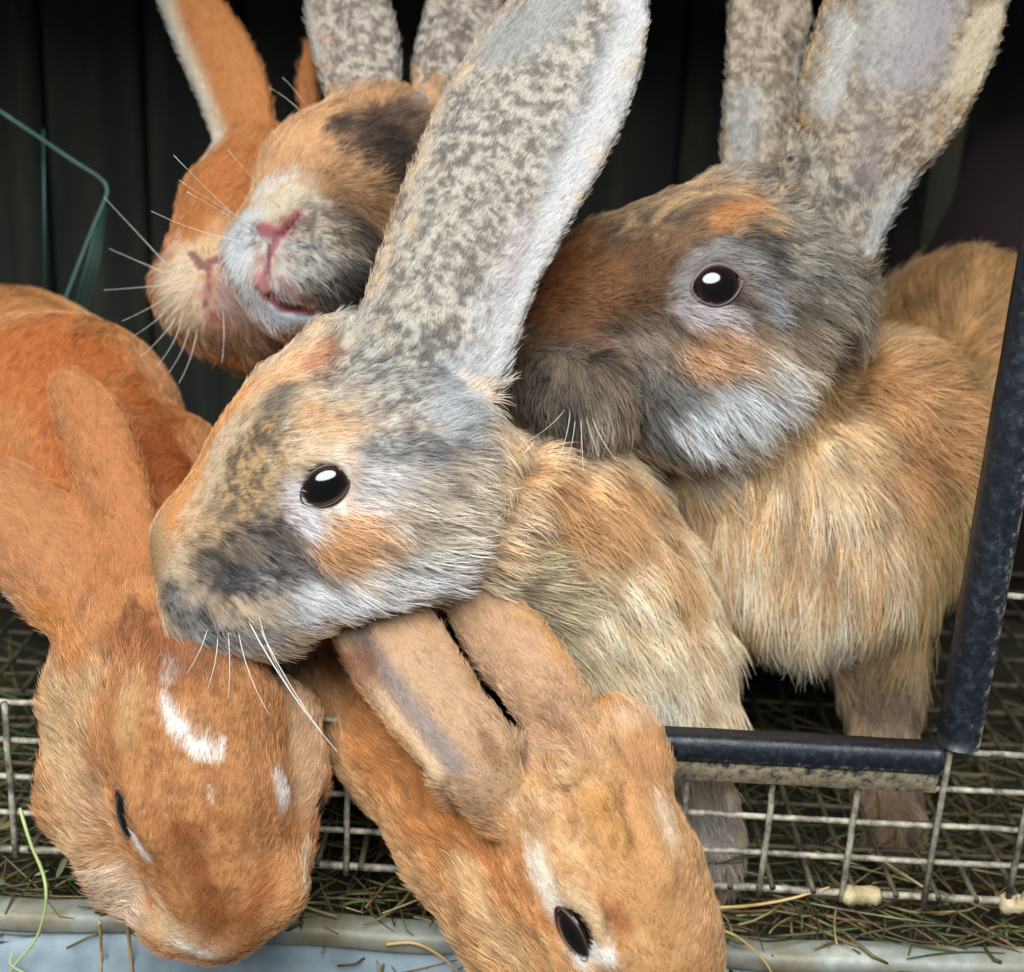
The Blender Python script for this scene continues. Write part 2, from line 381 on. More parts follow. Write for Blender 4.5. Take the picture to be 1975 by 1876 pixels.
def add_fur(name, parent, V, F, strokes, base, guides, bald, n_hair, seed, var=0.22, width=1.0, tuft=0.35, lscale=1.45):
    r = np.random.default_rng(seed)
    A, B, C_, D_ = V[F[:, 0]], V[F[:, 1]], V[F[:, 2]], V[F[:, 3]]
    nrm = np.cross(C_ - A, D_ - B); ar = np.linalg.norm(nrm, axis=1) * 0.5; nrm /= (2 * ar[:, None] + 1e-15)
    ctr = (A + B + C_ + D_) / 4
    view = CAM - ctr; view /= np.linalg.norm(view, axis=1)[:, None]
    fc = (nrm * view).sum(1); vis = np.where(fc > -0.25, 1.0, 0.22)
    # outside the picture by a margin: few strands
    rel = ctr - CAM; z = rel @ FWD; px = CX + FPX * (rel @ RGT) / z; py = CY - FPX * (rel @ UPV) / z
    out = (px < -120) | (px > 2095) | (py < -120) | (py > 1996); vis = np.where(out, vis * 0.3, vis)
    w = ar * vis; cum = np.cumsum(w); f = np.searchsorted(cum, r.random(n_hair) * cum[-1]); f = np.clip(f, 0, len(F) - 1)
    a, b = r.random((2, n_hair, 1)); P = (A[f] * (1 - a) + B[f] * a) * (1 - b) + (D_[f] * (1 - a) + C_[f] * a) * b
    # smooth normals at vertices
    vn = np.zeros_like(V)
    for i in range(4): np.add.at(vn, F[:, i], nrm * ar[:, None])
    vn /= np.linalg.norm(vn, axis=1)[:, None] + 1e-12
    Nn = (vn[F[f, 0]] * (1 - a) + vn[F[f, 1]] * a) * (1 - b) + (vn[F[f, 3]] * (1 - a) + vn[F[f, 2]] * a) * b
    Nn /= np.linalg.norm(Nn, axis=1)[:, None] + 1e-12
    GP, GD, GL, GT = guides
    dirs = np.zeros((n_hair, 3)); ln = np.zeros(n_hair); lf = np.zeros(n_hair)
    for s in range(0, n_hair, 20000):
        q = P[s:s + 20000]; d2 = ((q[:, None] - GP[None]) ** 2).sum(-1) + 4e-6; ww = d2 ** -1.6; ww /= ww.sum(1)[:, None]
        dirs[s:s + 20000] = ww @ GD; ln[s:s + 20000] = ww @ GL; lf[s:s + 20000] = ww @ GT
    tn = np.stack([fbm(P, 0.0065, seed + i * 7 + 100, 2) - 0.5 for i in range(3)], 1)
    sm = dirs / (np.linalg.norm(dirs, axis=1)[:, None] + 1e-9); sm = sm + tuft * 2.0 * tn
    sm -= (sm * Nn).sum(1)[:, None] * Nn; sm /= np.linalg.norm(sm, axis=1)[:, None] + 1e-9
    dirs = sm + r.normal(0, 0.10, (n_hair, 3))
    dirs -= (dirs * Nn).sum(1)[:, None] * Nn; dirs /= np.linalg.norm(dirs, axis=1)[:, None] + 1e-9
    L = ln * lscale * r.uniform(0.55, 1.2, n_hair) * (0.75 + 0.5 * vnoise(P, 0.005, seed + 9))
    for bp, br, mn in bald:
        d = np.linalg.norm(P - bp, axis=1); L *= mn + (1 - mn) * sstep(br * 0.85, br * 1.4, d)
    keep = L > 0.0005; P, Nn, dirs, sm, L, lf = P[keep], Nn[keep], dirs[keep], sm[keep], L[keep], lf[keep]; n = len(P)
    lf = lf * r.uniform(0.6, 1.5, n) * (0.55 + 0.9 * vnoise(P, 0.003, seed + 19))
    ts = np.array([0.0, 0.35, 0.7, 1.0]); up = np.array([0.0, 0.42, 0.70, 0.80])
    pts = np.empty((n, 4, 3))
    side = np.cross(Nn, dirs) * r.normal(0, 0.12, (n, 1))
    big = L > 0.0055; amp0 = np.clip(L / 0.004, 0.3, 1.0)
    c1, h1 = worley(P, 0.0022, seed + 200); c2, h2 = worley(P, 0.0042, seed + 300)
    cc = np.where(big[:, None], c2, c1); ch = np.where(big, h2, h1)
    pull = cc - P; pull -= (pull * Nn).sum(1)[:, None] * Nn; pull *= (0.42 * amp0 * r.uniform(0.4, 1.1, n))[:, None]
    for j in range(4):
        pts[:, j] = P + (L * ts[j])[:, None] * dirs + (L * lf * up[j])[:, None] * Nn + (L * ts[j] ** 2)[:, None] * side - Nn * (0.0006 if j == 0 else 0) + pull * ts[j] ** 1.3
    pts[:, :, 2] -= (L[:, None] * np.array([0, 0.02, 0.06, 0.14]))
    C = paint(P, strokes, base, seed, sm)
    amp = np.clip(L / 0.005, 0.35, 1.0)                    # long fur is tuftier than velvet
    cl = (0.68 + 0.64 * ch) * np.clip(0.25 + 1.5 * streak(P, sm, 0.0020, seed + 3), 0.5, 1.5)
    cl = cl * np.where(_hash((ch * 65535).astype(np.int64), np.zeros(n, np.int64), np.zeros(n, np.int64), seed) > 0.88, 0.66, 1.0)
    hv = 1 + r.normal(0, var, n); cl = 1 + (cl - 1) * amp
    # some guard hairs have dark or pale tips
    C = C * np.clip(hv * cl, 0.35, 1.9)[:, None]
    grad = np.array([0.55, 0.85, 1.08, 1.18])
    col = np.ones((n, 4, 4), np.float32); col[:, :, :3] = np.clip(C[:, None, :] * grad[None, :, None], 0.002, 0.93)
    rad = np.array([0.000080, 0.000078, 0.000058, 0.000016]) * width
    rr = (np.clip(L / 0.006, 0.55, 1.5)[:, None] * rad[None]).astype(np.float32)
    cu = bpy.data.hair_curves.new(name); cu.add_curves([4] * n)
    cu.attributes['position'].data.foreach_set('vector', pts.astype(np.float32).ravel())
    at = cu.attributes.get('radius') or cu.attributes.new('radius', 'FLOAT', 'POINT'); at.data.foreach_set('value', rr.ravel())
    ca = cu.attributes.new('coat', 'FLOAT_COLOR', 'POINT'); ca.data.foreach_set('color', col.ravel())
    cu.materials.append(M_FUR)
    o = bpy.data.objects.new(name, cu); COL.objects.link(o); o.parent = parent
    o.matrix_parent_inverse = Matrix.Translation(-parent.location)
    o['kind'] = 'stuff'
    return o

def ell_mesh(c, ax, rad, seg=28, rings=16):
    V = [c + ax[2] * rad[2]]; F = []
    for i in range(1, rings):
        th = math.pi * i / rings
        for s in range(seg):
            ph = 2 * math.pi * s / seg
            V.append(c + ax[0] * rad[0] * math.sin(th) * math.cos(ph) + ax[1] * rad[1] * math.sin(th) * math.sin(ph) + ax[2] * rad[2] * math.cos(th))
    V.append(c - ax[2] * rad[2])
    for s in range(seg): F.append((0, 1 + s, 1 + (s + 1) % seg))
    for i in range(rings - 2):
        for s in range(seg):
            F.append((1 + i * seg + s, 1 + (i + 1) * seg + s, 1 + (i + 1) * seg + (s + 1) % seg, 1 + i * seg + (s + 1) % seg))
    e = len(V) - 1
    for s in range(seg): F.append((e, 1 + (rings - 2) * seg + (s + 1) % seg, 1 + (rings - 2) * seg + s))
    me = bpy.data.meshes.new('eye'); me.from_pydata([tuple(v) for v in V], [], F); me.update()
    a = me.attributes.new('ring', 'FLOAT', 'POINT'); a.data.foreach_set('value', np.array([np.linalg.norm([((v - c) @ ax[0]) / rad[0], ((v - c) @ ax[1]) / rad[1]]) for v in V], np.float32))
    return me

def rabbit(label, body, base, strokes, guides, eyes=(), bald=(), whiskers=(), n_hair=60000, seed=1, h=0.0015, lid=None,
           grooves=(), ridges=(), width=1.0, tuft=0.35, var=0.22):
    """one rabbit: an Empty on the cage floor with body, fur, eyes and whiskers"""
    for g in ridges: body.line(*g, add=True)
    for g in grooves: body.line(*g)
    info = []
    for (x, y, rx, ry, an, out) in eyes:
        c = body.hit([(x, y)])[0]; n = body.normal(c[None])[0]; s = np.linalg.norm(c - CAM) / FPX
        info.append((c, n, s, rx, ry, an, out))
    for c, n, s, rx, ry, an, out in info:
        body.cuts.append((c, 0.8 * rx * s, c - n * rx * s * 0.5, 0.8 * rx * s, 0.002))
    cache = {}                                            # all pixels looked up at once
    allp = [tuple(p) for st in strokes for p in st[0]] + [g[:2] for g in guides] + [tuple(p) for bb in bald for p in bb[0]] + [w[0] for w in whiskers]
    for p, q in zip(allp, body.hit(allp)): cache[tuple(p)] = q
    hit = lambda pts: np.array([cache[tuple(p)] for p in pts])
    V, F = body.mesh(h)
    root = empty('rabbit', (V[:, 0].mean(), V[:, 1].mean(), V[:, 2].min()))
    tag(root, label, 'rabbit', 'rabbits crowding at the cage opening')
    ST = []
    for st in strokes:
        pts, r, col = st[:3]; soft = st[3] if len(st) > 3 else 0.45; op = st[4] if len(st) > 4 else 1.0; wp = st[5] if len(st) > 5 else 0.55
        Q = hit(pts); dd = np.mean((Q - CAM) @ FWD); ST.append((Q, r * dd / FPX, col, soft, op, wp))
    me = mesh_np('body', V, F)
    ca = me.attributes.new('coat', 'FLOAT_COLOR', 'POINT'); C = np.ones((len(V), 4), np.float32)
    C[:, :3] = paint(V, ST, base, seed) * 0.6; ca.data.foreach_set('color', C.ravel())  # skin painted darker than the coat, as undercoat and shade between hairs
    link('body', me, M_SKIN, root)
    GP = hit([g[:2] for g in guides]); dd = (GP - CAM) @ FWD
    GD = np.array([g[2] * RGT - g[3] * UPV + (g[6] if len(g) > 6 else 0.0) * FWD for g in guides])
    GL = np.array([g[4] for g in guides]) * dd / FPX; GT = np.array([g[5] if len(g) > 5 else 0.30 for g in guides])
    bl = [(c, max(rx, ry) * s * 0.85, 0.0) for c, n, s, rx, ry, an, out in info]
    for pts, r, mn in bald:
        for q in hit(pts): bl.append((q, r * ((q - CAM) @ FWD) / FPX, mn))
    add_fur('fur', root, V, F, ST, base, (GP, GD, GL, GT), bl, n_hair, seed, width=width, tuft=tuft, var=var)
    for c, n, s, rx, ry, an, out in info:
        ca_, sa = math.cos(math.radians(an)), math.sin(math.radians(an))
        e1 = ca_ * RGT - sa * UPV; e1 = e1 - (e1 @ n) * n; e1 /= np.linalg.norm(e1); e2 = np.cross(n, e1)
        ax = np.array([e1, e2, n]); R = np.array([rx, ry, 0.55 * min(rx, ry)]) * s
        cc = c - n * R[2] * (0.40 - out)
        eo = link('eye', ell_mesh(cc, ax, R), M_EYE, root)
        V2 = []
        for i in range(41):
            t = 2 * math.pi * i / 40
            V2.append(cc + n * R[2] * 0.40 + e1 * R[0] * 0.95 * math.cos(t) * (1 + 0.14 * math.cos(t) ** 6) + e2 * R[1] * 0.94 * math.sin(t))
        up_ = np.array([(p - cc) @ UPV for p in V2]); up_ = up_ / (np.abs(up_).max() + 1e-9)
        lo = tube('eyelid', V2, R.min() * (0.13 + 0.07 * up_), lid or M_LID_DARK, None, 8); lo.parent = eo
    if whiskers:
        VV, FF = [], []
        for wk in whiskers:
            (x0, y0), (x1, y1), bend, dz = wk[:4]; rad = wk[4] if len(wk) > 4 else 0.00011
            a = hit([(x0, y0)])[0]; d0 = (a - CAM) @ FWD; b = pix(x1, y1, d0 + dz)
            mid = (a + b) / 2 + bend * np.cross(b - a, FWD)
            t = np.linspace(0, 1, 7)[:, None]; Q = (1 - t) ** 2 * a + 2 * t * (1 - t) * mid + t ** 2 * b
            v, f = tube_data(Q, np.linspace(rad, rad * 0.35, 7), 4); o = len(VV); VV += v; FF += [tuple(i + o for i in q) for q in f]
        m2 = bpy.data.meshes.new('whiskers'); m2.from_pydata([tuple(v) for v in VV], [], FF); m2.update()
        wo = link('whiskers', m2, M_WHISK, root); wo['kind'] = 'stuff'
    return root

# ------------------------------------------------------------------ setting: dark hutch behind, tray, hay
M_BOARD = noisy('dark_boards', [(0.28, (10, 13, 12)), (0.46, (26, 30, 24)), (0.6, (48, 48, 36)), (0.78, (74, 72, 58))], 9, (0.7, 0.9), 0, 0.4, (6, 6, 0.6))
def box_mesh(name, x0, x1, y0, y1, z0, z1, bev=0.0):
    bm = bmesh.new(); bmesh.ops.create_cube(bm, size=1.0)
    for v in bm.verts: v.co = Vector(((x0 + x1) / 2 + v.co.x * (x1 - x0), (y0 + y1) / 2 + v.co.y * (y1 - y0), (z0 + z1) / 2 + v.co.z * (z1 - z0)))
    if bev: bmesh.ops.bevel(bm, geom=bm.edges[:], offset=bev, segments=2, affect='EDGES')
    me = bpy.data.meshes.new(name); bm.to_mesh(me); bm.free(); return me
wall = empty('hutch_wall', (0, 0.52, -0.1)); tag(wall, 'dark weathered board wall in the shade behind the rabbits', 'wall')
x = -0.52; bi = 0
while x < 0.52:
    wd = 0.062 + 0.02 * random.random(); yy = 0.52 + 0.006 * random.random()
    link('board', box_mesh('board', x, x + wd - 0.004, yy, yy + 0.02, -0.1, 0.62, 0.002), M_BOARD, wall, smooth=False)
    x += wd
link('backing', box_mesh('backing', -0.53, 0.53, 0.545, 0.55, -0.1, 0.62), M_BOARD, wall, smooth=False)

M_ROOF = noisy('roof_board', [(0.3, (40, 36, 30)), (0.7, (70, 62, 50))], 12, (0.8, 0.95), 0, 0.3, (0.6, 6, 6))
roof = empty('shade_roof', (0, 0.0, 0.36)); tag(roof, 'dark board roof added out of view to shade the cage inside', 'roof')  # unseen roof, added to shade the inside of the cage
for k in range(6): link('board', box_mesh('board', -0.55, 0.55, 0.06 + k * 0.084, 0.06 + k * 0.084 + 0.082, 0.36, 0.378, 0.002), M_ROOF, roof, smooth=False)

# dark maroon container standing at the back right, and the post beside it
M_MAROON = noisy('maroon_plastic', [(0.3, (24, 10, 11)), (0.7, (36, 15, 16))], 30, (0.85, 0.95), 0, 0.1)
c0 = pix(2010, 620, 0.74); bm = bmesh.new()
prof = [(0.0, 0.108), (0.03, 0.105), (0.055, 0.092), (0.074, 0.068), (0.085, 0.036), (0.090, 0.0), (0.090, -0.17), (0.0, -0.17)]
R_ = []
for r, z in prof:
    R_.append([bm.verts.new((c0[0] + max(r, 1e-4) * math.cos(t) , c0[1] + max(r, 1e-4) * math.sin(t), c0[2] + z)) for t in [2 * math.pi * k / 36 for k in range(36)]])
for a, b in zip(R_[:-1], R_[1:]):
    for k in range(36): bm.faces.new((a[k], b[k], b[(k + 1) % 36], a[(k + 1) % 36]))
me = bpy.data.meshes.new('container'); bm.to_mesh(me); bm.free()
tub = empty('domed_container', (c0[0], c0[1], c0[2] - 0.17)); tag(tub, 'dark maroon domed container in the shade behind the right rabbit', 'container')
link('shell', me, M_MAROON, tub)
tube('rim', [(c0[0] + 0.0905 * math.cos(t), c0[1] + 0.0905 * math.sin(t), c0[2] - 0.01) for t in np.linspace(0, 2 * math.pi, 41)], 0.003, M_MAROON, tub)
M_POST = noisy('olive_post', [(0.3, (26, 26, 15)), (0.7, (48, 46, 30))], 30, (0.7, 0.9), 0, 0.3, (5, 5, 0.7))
p0 = pix(1800, 400, 0.70)
tag(link('hutch_post', box_mesh('post', p0[0] - 0.006, p0[0] + 0.008, p0[1] - 0.01, p0[1] + 0.012, -0.02, 0.62, 0.002), M_POST, None, False),
    'thin dark olive wooden post against the shaded back wall', 'post')

# tray below the floor
M_TRAY = noisy('galvanised_sheet', [(0.30, (96, 112, 120)), (0.48, (128, 144, 152)), (0.62, (146, 160, 165)), (0.78, (190, 196, 194))], 34, (0.35, 0.65), 0.35, 0.35, (1, 1, 0.6), 8)
M_LIP = noisy('stained_rim', [(0.30, (84, 74, 52)), (0.44, (124, 116, 94)), (0.56, (138, 142, 134)), (0.72, (196, 194, 178))], 30, (0.5, 0.8), 0.15, 0.5, (1, 1, 1), 8)
M_DARK = noisy('tray_inside', [(0.3, (22, 20, 14)), (0.7, (52, 46, 30))], 40, (0.8, 0.95), 0, 0.5)
TY = -0.012; TZ = on_y(1000, 1797, TY)[2]
tray = empty('metal_tray', (0, TY, TZ - 0.08)); tag(tray, 'grey galvanised metal tray with a stained rolled rim below the cage', 'tray')
bm = bmesh.new(); xs = np.linspace(-0.30, 0.30, 61)
prof = [(TY + 0.003, TZ - 0.006), (TY - 0.0008, TZ - 0.008), (TY - 0.001, TZ - 0.015), (TY - 0.003, TZ - 0.017), (TY - 0.003, TZ - 0.09)]
rows = [[bm.verts.new((xx, yy + 0.0006 * math.sin(xx * 31 + i), zz)) for i, (yy, zz) in enumerate(prof)] for xx in xs]
for a, b in zip(rows[:-1], rows[1:]):
    for i in range(len(prof) - 1): bm.faces.new((a[i], b[i], b[i + 1], a[i + 1]))
me = bpy.data.meshes.new('front'); bm.to_mesh(me); bm.free(); link('front_sheet', me, M_TRAY, tray)
link('bottom_sheet', box_mesh('bottom_sheet', -0.3, 0.3, TY + 0.002, 0.45, TZ - 0.020, TZ - 0.017), M_DARK, tray, False)
bm = bmesh.new(); rows = []
for xx in np.linspace(-0.30, 0.30, 161):
    w1 = 0.0006 * (math.sin(xx * 47) + math.sin(xx * 113 + 1) * 0.7)
    rows.append([bm.verts.new((xx, TY + 0.001 + 0.0052 * math.copysign(abs(math.cos(t)) ** 0.5, math.cos(t)), TZ - 0.0036 + w1 + 0.0036 * math.copysign(abs(math.sin(t)) ** 0.5, math.sin(t)))) for t in np.linspace(0.12, 2 * math.pi + 0.12, 14)[:-1]])
for a, b in zip(rows[:-1], rows[1:]):
    for i in range(13): bm.faces.new((a[i], b[i], b[(i + 1) % 13], a[(i + 1) % 13]))
me = bpy.data.meshes.new('rim'); bm.to_mesh(me); bm.free(); link('rim', me, M_LIP, tray)

# ------------------------------------------------------------------ cage of welded wire
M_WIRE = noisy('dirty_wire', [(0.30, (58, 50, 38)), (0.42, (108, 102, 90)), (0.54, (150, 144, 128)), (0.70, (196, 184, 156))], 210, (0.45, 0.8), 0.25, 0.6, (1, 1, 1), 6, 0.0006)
M_WIRE_F = noisy('shaded_floor_wire', [(0.26, (32, 28, 21)), (0.45, (60, 53, 39)), (0.6, (86, 76, 56)), (0.76, (116, 103, 76))], 120, (0.5, 0.8), 0.2, 0.6, (1, 1, 1), 6, 0.0006)  # darker than the front wire: shade inside the cage put into the colour
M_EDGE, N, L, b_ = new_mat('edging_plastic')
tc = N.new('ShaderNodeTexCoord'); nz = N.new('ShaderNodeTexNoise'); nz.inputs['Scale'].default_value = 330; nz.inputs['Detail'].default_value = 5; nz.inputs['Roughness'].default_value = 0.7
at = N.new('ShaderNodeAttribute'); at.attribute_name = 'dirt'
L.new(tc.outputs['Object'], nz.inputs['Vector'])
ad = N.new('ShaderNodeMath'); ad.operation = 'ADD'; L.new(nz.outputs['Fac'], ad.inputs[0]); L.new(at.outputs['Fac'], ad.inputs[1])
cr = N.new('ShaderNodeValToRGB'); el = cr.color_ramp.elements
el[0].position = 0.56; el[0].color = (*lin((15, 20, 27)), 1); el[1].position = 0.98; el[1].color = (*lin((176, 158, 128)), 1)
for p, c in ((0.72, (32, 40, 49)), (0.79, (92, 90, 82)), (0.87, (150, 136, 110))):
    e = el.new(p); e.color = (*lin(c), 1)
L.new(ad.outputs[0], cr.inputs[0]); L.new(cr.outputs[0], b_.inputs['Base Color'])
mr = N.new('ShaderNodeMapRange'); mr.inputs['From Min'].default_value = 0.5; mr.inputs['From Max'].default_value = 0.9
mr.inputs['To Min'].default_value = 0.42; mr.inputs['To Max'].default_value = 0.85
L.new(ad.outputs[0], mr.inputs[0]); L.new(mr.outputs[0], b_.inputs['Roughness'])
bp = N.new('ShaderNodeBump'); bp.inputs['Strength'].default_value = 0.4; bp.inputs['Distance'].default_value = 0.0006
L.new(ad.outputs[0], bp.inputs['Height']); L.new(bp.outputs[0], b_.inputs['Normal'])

cage = empty('wire_cage', (0, 0, 0)); tag(cage, 'welded wire rabbit cage with dark plastic edging round its opening', 'cage')
IN = 0.0254; WR = 0.00098
X0 = on_y(1780, 1735, 0)[0]
XD = X0 + 0.0012                                     # right side of the opening
def wob_line(a, b, n=9, amp=0.00012):
    P = np.linspace(a, b, n); P += rng.normal(0, amp, P.shape); return P
for k in range(-14, 5):
    xx = X0 + k * IN; top = 0.30 if k >= 0 else (3.25 * IN / 2 if k > -5 else 4.05 * IN / 2)
    tube('wire', wob_line((xx, -0.0015, -0.0015), (xx, -0.0015, top)), WR, M_WIRE, cage, 8, 0.10)
for k, zz in enumerate([0, 0.5, 1, 1.5, 2, 4, 6, 8]):
    xl = -0.28 if k < 4 else (XD - 0.001)
    tube('wire', wob_line((xl, 0.0006, zz * IN), (X0 + 4.4 * IN, 0.0006, zz * IN), 33, 0.0001), WR * (1.25 if k == 0 else 1), M_WIRE, cage, 8, 0.10)
tube('wire', wob_line((-0.28, 0.0006, 2 * IN), (X0 - 5.6 * IN, 0.0006, 2 * IN), 15, 0.0002), WR, M_WIRE, cage, 8, 0.1)
for k in range(-30, 9):
    xx = X0 + 0.004 + k * IN / 2
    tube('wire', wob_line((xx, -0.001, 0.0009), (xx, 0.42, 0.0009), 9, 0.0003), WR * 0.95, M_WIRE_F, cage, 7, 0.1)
for k in range(1, 16):
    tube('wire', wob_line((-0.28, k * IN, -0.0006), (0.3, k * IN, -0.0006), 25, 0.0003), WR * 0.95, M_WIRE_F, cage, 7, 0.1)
# edging strips: half-round channel with a flat flange
def strip(name, A, B, up, out, prof, n=40):
    """prof: list of (u along 'up', v along 'out', dirt)"""
    A, B, up, out = map(np.asarray, (A, B, up, out)); V, F, D = [], [], []
    for i in range(n + 1):
        c = A + (B - A) * i / n
        for u, v, dd in prof:
            V.append(c + up * (u + 0.00006 * math.sin(i * 0.9 + u * 900)) + out * v); D.append(dd)
    m = len(prof)
    for i in range(n):
        for j in range(m): F.append((i * m + j, (i + 1) * m + j, (i + 1) * m + (j + 1) % m, i * m + (j + 1) % m))
    F += [tuple(range(m))[::-1], tuple(n * m + j for j in range(m))]
    me = bpy.data.meshes.new(name); me.from_pydata([tuple(v) for v in V], [], F); me.update()
    a = me.attributes.new('dirt', 'FLOAT', 'POINT'); a.data.foreach_set('value', np.array(D, np.float32))
    return link(name, me, M_EDGE, cage)
half = [(0.0042 * math.sin(t), 0.0024 + 0.0024 * math.cos(t), 0.04 if t > -0.6 else 0.2) for t in np.linspace(-1.35, 1.5, 13)]
zb = on_y(1540, 1460, -0.004)[2] - 0.0016
hx0 = on_y(1000, 1400, 0)[0]; hx1 = on_y(1812, 1480, -0.004)[0]
profh = [(0.0045, -0.002, 0.0)] + [(u, v, d) for u, v, d in half[::-1]] + [(-0.0046, 0.0026, 0.34), (-0.0106, 0.0025, 0.40), (-0.0110, 0.0014, 0.3), (-0.0110, -0.002, 0.2)]
strip('edging_strip', (hx0, -0.002, zb + 0.0028), (hx1, -0.002, zb + 0.0028), (0, 0, 1), (0, -1, 0), profh)
pb = on_y(1853, 1442, -0.004)
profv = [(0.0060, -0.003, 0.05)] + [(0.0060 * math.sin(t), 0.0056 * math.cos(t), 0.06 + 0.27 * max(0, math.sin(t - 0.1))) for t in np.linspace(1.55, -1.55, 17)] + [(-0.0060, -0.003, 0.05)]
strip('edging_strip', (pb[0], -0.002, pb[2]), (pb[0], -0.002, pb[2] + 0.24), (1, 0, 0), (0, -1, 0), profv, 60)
# clips that join front and floor
M_CLIP = noisy('clip_metal', [(0.3, (130, 112, 78)), (0.5, (178, 160, 122)), (0.7, (206, 194, 160))], 150, (0.6, 0.9), 0.1, 0.9, (1, 1, 1), 6, 0.001)
for px_, py_, ln_ in ((1662, 1722, 0.0115), (1966, 1752, 0.012), (900, 1668, 0.011), (330, 1650, 0.011)):
    c = on_y(px_, py_, -0.001); ts = np.linspace(-0.5, 0.5, 9)
    P = [(c[0] + t * ln_, -0.0006, 0.0002 + 0.0003 * math.sin(9 * t)) for t in ts]
    tube('clip', P, [0.0022, 0.0031, 0.0030, 0.0027, 0.0030, 0.0027, 0.0031, 0.0031, 0.0023], M_CLIP, cage, 10, 0.35)

# green coated wire rack inside, on the left
M_GREEN = noisy('green_coating', [(0.3, (22, 50, 42)), (0.6, (34, 72, 60)), (0.8, (70, 104, 92))], 60, (0.35, 0.6), 0, 0.3)
rack = empty('hay_rack', pix(140, 600, 0.60)); tag(rack, 'green coated bent wire hay rack in the shade behind the orange rabbit', 'hay rack')
gd = 0.56
tube('top_wire', spline([pix(-60, 172, gd - .01), pix(0, 215, gd), pix(70, 262, gd), pix(140, 310, gd), pix(190, 342, gd), pix(206, 362, gd), pix(203, 385, gd), pix(180, 440, gd), pix(150, 515, gd), pix(110, 620, gd)], 40), 0.0009, M_GREEN, rack)
for dx, dd in ((28, 0.03), (52, 0.06), (76, 0.09)):
    tube('bar', [pix(190 + dx * 0.2, 400, gd + dd), pix(160 + dx * 0.4, 500, gd + dd), pix(122 + dx * 0.55, 620, gd + dd)], 0.0006, M_GREEN, rack)
for xx in (84,):
    tube('bar', [pix(xx, 262 + (xx - 70) * 0.6 - 20, gd + 0.012), pix(xx + 3, 560, gd + 0.02)], 0.0005, M_GREEN, rack)

# hay under and on the floor wire
HC = [(150, 132, 78), (118, 104, 56), (92, 96, 44), (176, 158, 104), (84, 70, 40), (132, 96, 58), (196, 182, 132)]
def hay_attr_mat():
    m, N, L, b = new_mat('hay_stalks'); at = N.new('ShaderNodeAttribute'); at.attribute_name = 'coat'
    nz = N.new('ShaderNodeTexNoise'); nz.inputs['Scale'].default_value = 220
    tc = N.new('ShaderNodeTexCoord'); L.new(tc.outputs['Object'], nz.inputs['Vector'])
    mx = N.new('ShaderNodeMix'); mx.data_type = 'RGBA'; mx.blend_type = 'MULTIPLY'; mx.inputs[0].default_value = 0.6
    cr = N.new('ShaderNodeValToRGB'); cr.color_ramp.elements[0].position = 0.3; cr.color_ramp.elements[0].color = (0.45, 0.4, 0.32, 1); cr.color_ramp.elements[1].position = 0.65
    L.new(nz.outputs['Fac'], cr.inputs[0]); L.new(at.outputs['Color'], mx.inputs[6]); L.new(cr.outputs[0], mx.inputs[7])
    L.new(mx.outputs[2], b.inputs['Base Color']); b.inputs['Roughness'].default_value = 0.6
    return m
M_HAY = hay_attr_mat()
def hay(name, n, xr, yr, zr, lr, rr, label, seed, tilt=0.25, greens=0.3, leaves=0):
    r = np.random.default_rng(seed); V, F, C = [], [], []
    for i in range(n):
        c = np.array([r.uniform(*xr), r.uniform(*yr), r.uniform(*zr)]); l = r.uniform(*lr); an = r.uniform(0, 2 * math.pi)
        d = np.array([math.cos(an), math.sin(an) * 0.8, r.normal(0, tilt)]); d /= np.linalg.norm(d)
        s = np.array([-d[1], d[0], r.normal(0, 0.3)]) * r.normal(0, 0.2) * l
        t = np.linspace(-0.5, 0.5, 6)[:, None]; P = c + t * l * d + (t * t - 0.1) * 2 * s
        P[:, 2] = np.maximum(P[:, 2], TZ - 0.0150); P[:, 1] = np.maximum(P[:, 1], TY - 0.004)
        v, f = tube_data(P, r.uniform(*rr) * np.array([0.8, 1, 1, 1, 0.9, 0.5]), 4); o = len(V)
        V += v; F += [tuple(k + o for k in q) for q in f]
        col = lin(HC[r.integers(len(HC))]) * r.uniform(0.3, 0.8) * (0.5 if c[1] > 0.03 else 0.9)  # stalks further in get a darker colour, painting the shade inside the cage
        if r.random() < greens: col = lin((78, 100, 46)) * r.uniform(0.25, 0.8)
        C += [(*col, 1)] * len(v)
    for i in range(leaves):                              # flat dried leaf scraps
        c = np.array([r.uniform(xr[0], -0.12) if True else 0, r.uniform(yr[0], yr[0] + 0.03), zr[1] + r.uniform(0, 0.003)]); an = r.uniform(0, 6.28); l = r.uniform(0.002, 0.005)
        d = np.array([math.cos(an), math.sin(an), r.normal(0, 0.3)]) * l; q = np.array([-d[1], d[0], r.normal(0, 0.4) * l]) * r.uniform(0.25, 0.5); o = len(V)
        V += [c - d, c - 0.3 * d + q, c + 0.5 * d + 0.8 * q, c + d, c + 0.4 * d - 0.8 * q, c - 0.4 * d - q, c + np.array([0, 0, 0.0006])]
        F += [(o + k, o + (k + 1) % 6, o + 6) for k in range(6)]
        C += [(*(lin([(110, 136, 92), (150, 160, 120), (128, 118, 70)][i % 3]) * r.uniform(0.35, 0.8)), 1)] * 7
    me = bpy.data.meshes.new(name); me.from_pydata([tuple(v) for v in V], [], F); me.update()
    a = me.attributes.new('coat', 'FLOAT_COLOR', 'POINT'); a.data.foreach_set('color', np.array(C, np.float32).ravel())
    return tag(link(name, me, M_HAY), label, 'hay', None, 'stuff')
hay('hay', 1700, (-0.22, 0.24), (TY + 0.002, 0.16), (TZ - 0.014, -0.005), (0.02, 0.06), (0.0002, 0.00055), 'loose hay and straw caught between the cage floor and the tray', 3, 0.25, 0.12)
